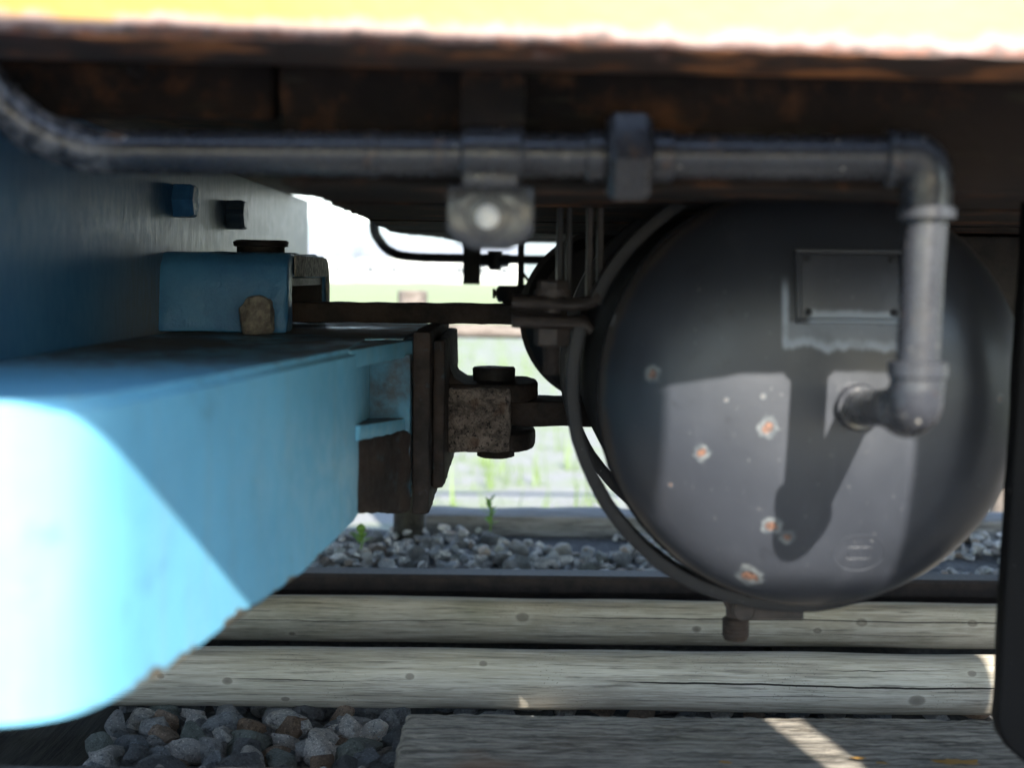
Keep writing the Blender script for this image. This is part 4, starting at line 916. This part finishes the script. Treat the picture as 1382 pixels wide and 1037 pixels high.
tube(bm, [at(703, 366, 2.75), at(722, 390, 2.75)], .003, 8); obj('rod', bm, M['iron_black'], bp)
ck = thing('angle_cock', at(686, 412, 2.6), 'small black cock silhouetted above the bar left of the tank strap', 'valve')
bm = bm_new(); p = at(687, 398, 2.6); lathe(bm, [(.019, -.013), (.023, -.005), (.023, .010), (.018, .016)], p, (0, 0, 1), 10); lathe(bm, [(.012, -.032), (.012, -.012)], p, (0, 0, 1), 12)
tube(bm, [p, p + Vector((.035, 0, .006)), p + Vector((.09, .01, .012))], [.015, .014, .013], 14); obj('body', bm, M['iron_black'], ck)
bm = bm_new(); tube(bm, [p + Vector((-.012, 0, .003)), p + Vector((-.024, 0, .002))], .006, 10); lathe(bm, [(.0085, 0), (.0085, .005)], p + Vector((-.029, 0, .002)), (1, 0, 0), 10); obj('handle', bm, M['iron_black'], ck)

# ================================================================== SMALL THINGS ON THE BOARD
M['dead'] = m_leaf('dead_leaf', (0.30, 0.16, 0.04), (0.42, 0.24, 0.06))
for i, (px, py, L, a, label) in enumerate(((1158, 1024, .011, .3, 'tiny yellow leaf scrap on the board just beside the strip of sunlight'), (1190, 1031, .013, .9, 'tiny brown leaf scrap on the board right of the sunlit strip'),
        (1292, 1029, .030, .05, 'ragged orange dead leaf on the board at the lower right corner'), (979, 1030, .012, 2.4, 'tiny reddish leaf scrap on the board left of the sunlit strip'))):
    y = 1.565 if py > 1028 else 1.58; p = at(px, py, y); t = (CAMZ - (ZT+.004)) / (CAMZ - p.z); p = Vector((p.x*t, p.y*t, ZT + .0035))
    bm = bm_new(); r = random.Random(i+40); pts = []
    for k in range(22):
        b = 2*math.pi*k/22; rr = L*(.55 + .45*abs(math.cos(b*2.5 + i)))*r.uniform(.75, 1.1); pts.append(bm.verts.new((p.x + math.cos(b)*rr*math.cos(a) - math.sin(b)*rr*.42*math.sin(a), p.y + math.sin(b)*rr*.42, p.z + .0015*r.random())))
    cv = bm.verts.new(p + Vector((0, 0, .002)))
    for k in range(22): bm.faces.new((cv, pts[k], pts[(k+1) % 22]))
    tag(base(obj('fallen_leaf', bm, M['dead'], sharp=180)), label, 'leaf', 'fallen leaves on the board')

# ================================================================== FAR BACKGROUND
GZ = -0.32
def hill(x, y):
    t = max(0, min(1, (y-900)/900)); t = t*t*(3-2*t)
    return GZ - 1 + t*(60 + 45*mnoise.noise(Vector((x*.0011, y*.0011, 4))) + 14*mnoise.noise(Vector((x*.006, y*.006, 1))))
tag(obj('hills', grid(-1800, 1800, 880, 2400, 90, 40, hill), m_plain('wooded_hill', (0.05, 0.085, 0.04), .9, .5, .02), sharp=180), kind='structure')
M['hwall'] = m_plain('house_wall_white', (0.62, 0.61, 0.58), .8, .08, 1); M['hroof'] = m_plain('house_roof_grey', (0.16, 0.17, 0.19), .7, .15, 2); M['glass'] = m_plain('house_window', (0.03, 0.04, 0.05), .15, .1, 2)
for i, (px, D, wd, dp, h, label) in enumerate(((432, 210, 9, 8, 3.2, 'blurred white house far off left of the pylon'), (500, 230, 13, 8, 3.4, 'long blurred white house far off under the red arch'), (588, 250, 8, 7, 4.2, 'blurred white house far off above the wooden fence post'), (650, 220, 12, 8, 3.6, 'blurred white house far off behind the pipe bracket'))):
    p = at(px, 372, D); t = thing('farm_house', (p.x, D, GZ), label, 'house', 'houses across the field'); x0, x1 = p.x - wd/2, p.x + wd/2
    bm = bm_new(); box(bm, x0, x1, D, D+dp, GZ, GZ+h); obj('wall', bm, M['hwall'], t)
    bm = bm_new(); prism(bm, [(D-.6, GZ+h), (D+dp+.6, GZ+h), (D+dp/2, GZ+h+2.2)], 'x', x0-.5, x1+.5); obj('roof', bm, M['hroof'], t)
    for k in range(3):
        xx0 = x0 + wd*(.15 + .28*k); bm = bm_new(); box(bm, xx0, xx0+wd*.14, D-.05, D+.05, GZ+1.0, GZ+2.3); obj('window', bm, M['glass'], t)
D = 420; p = at(472, 372, D)
py_ = thing('power_pylon', (p.x, D, GZ), 'blurred pale lattice power pylon far off beyond the field', 'pylon')
M['galv'] = m_plain('galvanised_steel', (0.55, 0.57, 0.58), .5, .1, 1)
bm = bm_new(); H = 17.5; hw = lambda z: 2.6*(1 - z/H*.72)
for sx, sy in ((-1, -1), (1, -1), (1, 1), (-1, 1)): tube(bm, [(p.x + sx*2.6, D + sy*2.6, GZ), (p.x + sx*hw(H), D + sy*hw(H), GZ + H)], .22, 6)
for k in range(8):
    z0, z1 = H*k/8, H*(k+1)/8
    for sy in (-1, 1):
        tube(bm, [(p.x - hw(z0), D + sy*hw(z0), GZ+z0), (p.x + hw(z1), D + sy*hw(z1), GZ+z1)], .13, 5); tube(bm, [(p.x + hw(z0), D + sy*hw(z0), GZ+z0), (p.x - hw(z1), D + sy*hw(z1), GZ+z1)], .13, 5)
obj('lattice_mast', bm, M['galv'], py_)
for z in (H*.72, H*.96):
    bm = bm_new(); box(bm, p.x-4.5, p.x+4.5, D-.2, D+.2, GZ+z, GZ+z+.4); obj('cross_arm', bm, M['galv'], py_)
D = 260; a = at(492, 357, D); b = at(548, 359, D)
bm = bm_new(); tube(bm, smooth_path([(a.x - 1, D, GZ), (a.x, D, a.z-.3), (a.x*.62+b.x*.38, D, a.z+1.3), (a.x*.35+b.x*.65, D, a.z+1.0), (b.x, D, b.z-.6), (b.x + 1, D, GZ)], 8), .22, 8)
tag(base(obj('red_arch', bm, m_plain('red_paint', (0.45, 0.05, 0.04), .6))), 'blurred red arch far off across the field above the white houses', 'arch')

# ---- summer haze over the fields
bm = bm_new(); box(bm, -3000, 3000, -250, 2600, GZ-1.5, 190)
hz = bpy.data.materials.new('haze_air'); hz.use_nodes = True; nt = hz.node_tree; nt.nodes.remove(nt.nodes['Principled BSDF'])
pv = nt.nodes.new('ShaderNodeVolumePrincipled'); pv.inputs['Color'].default_value = (0.93, 0.96, 1, 1); pv.inputs['Density'].default_value = 0.0005; pv.inputs['Anisotropy'].default_value = 0.0
nt.links.new(pv.outputs[0], nt.nodes['Material Output'].inputs['Volume'])
tag(obj('haze', bm, hz, sharp=180), kind='stuff')
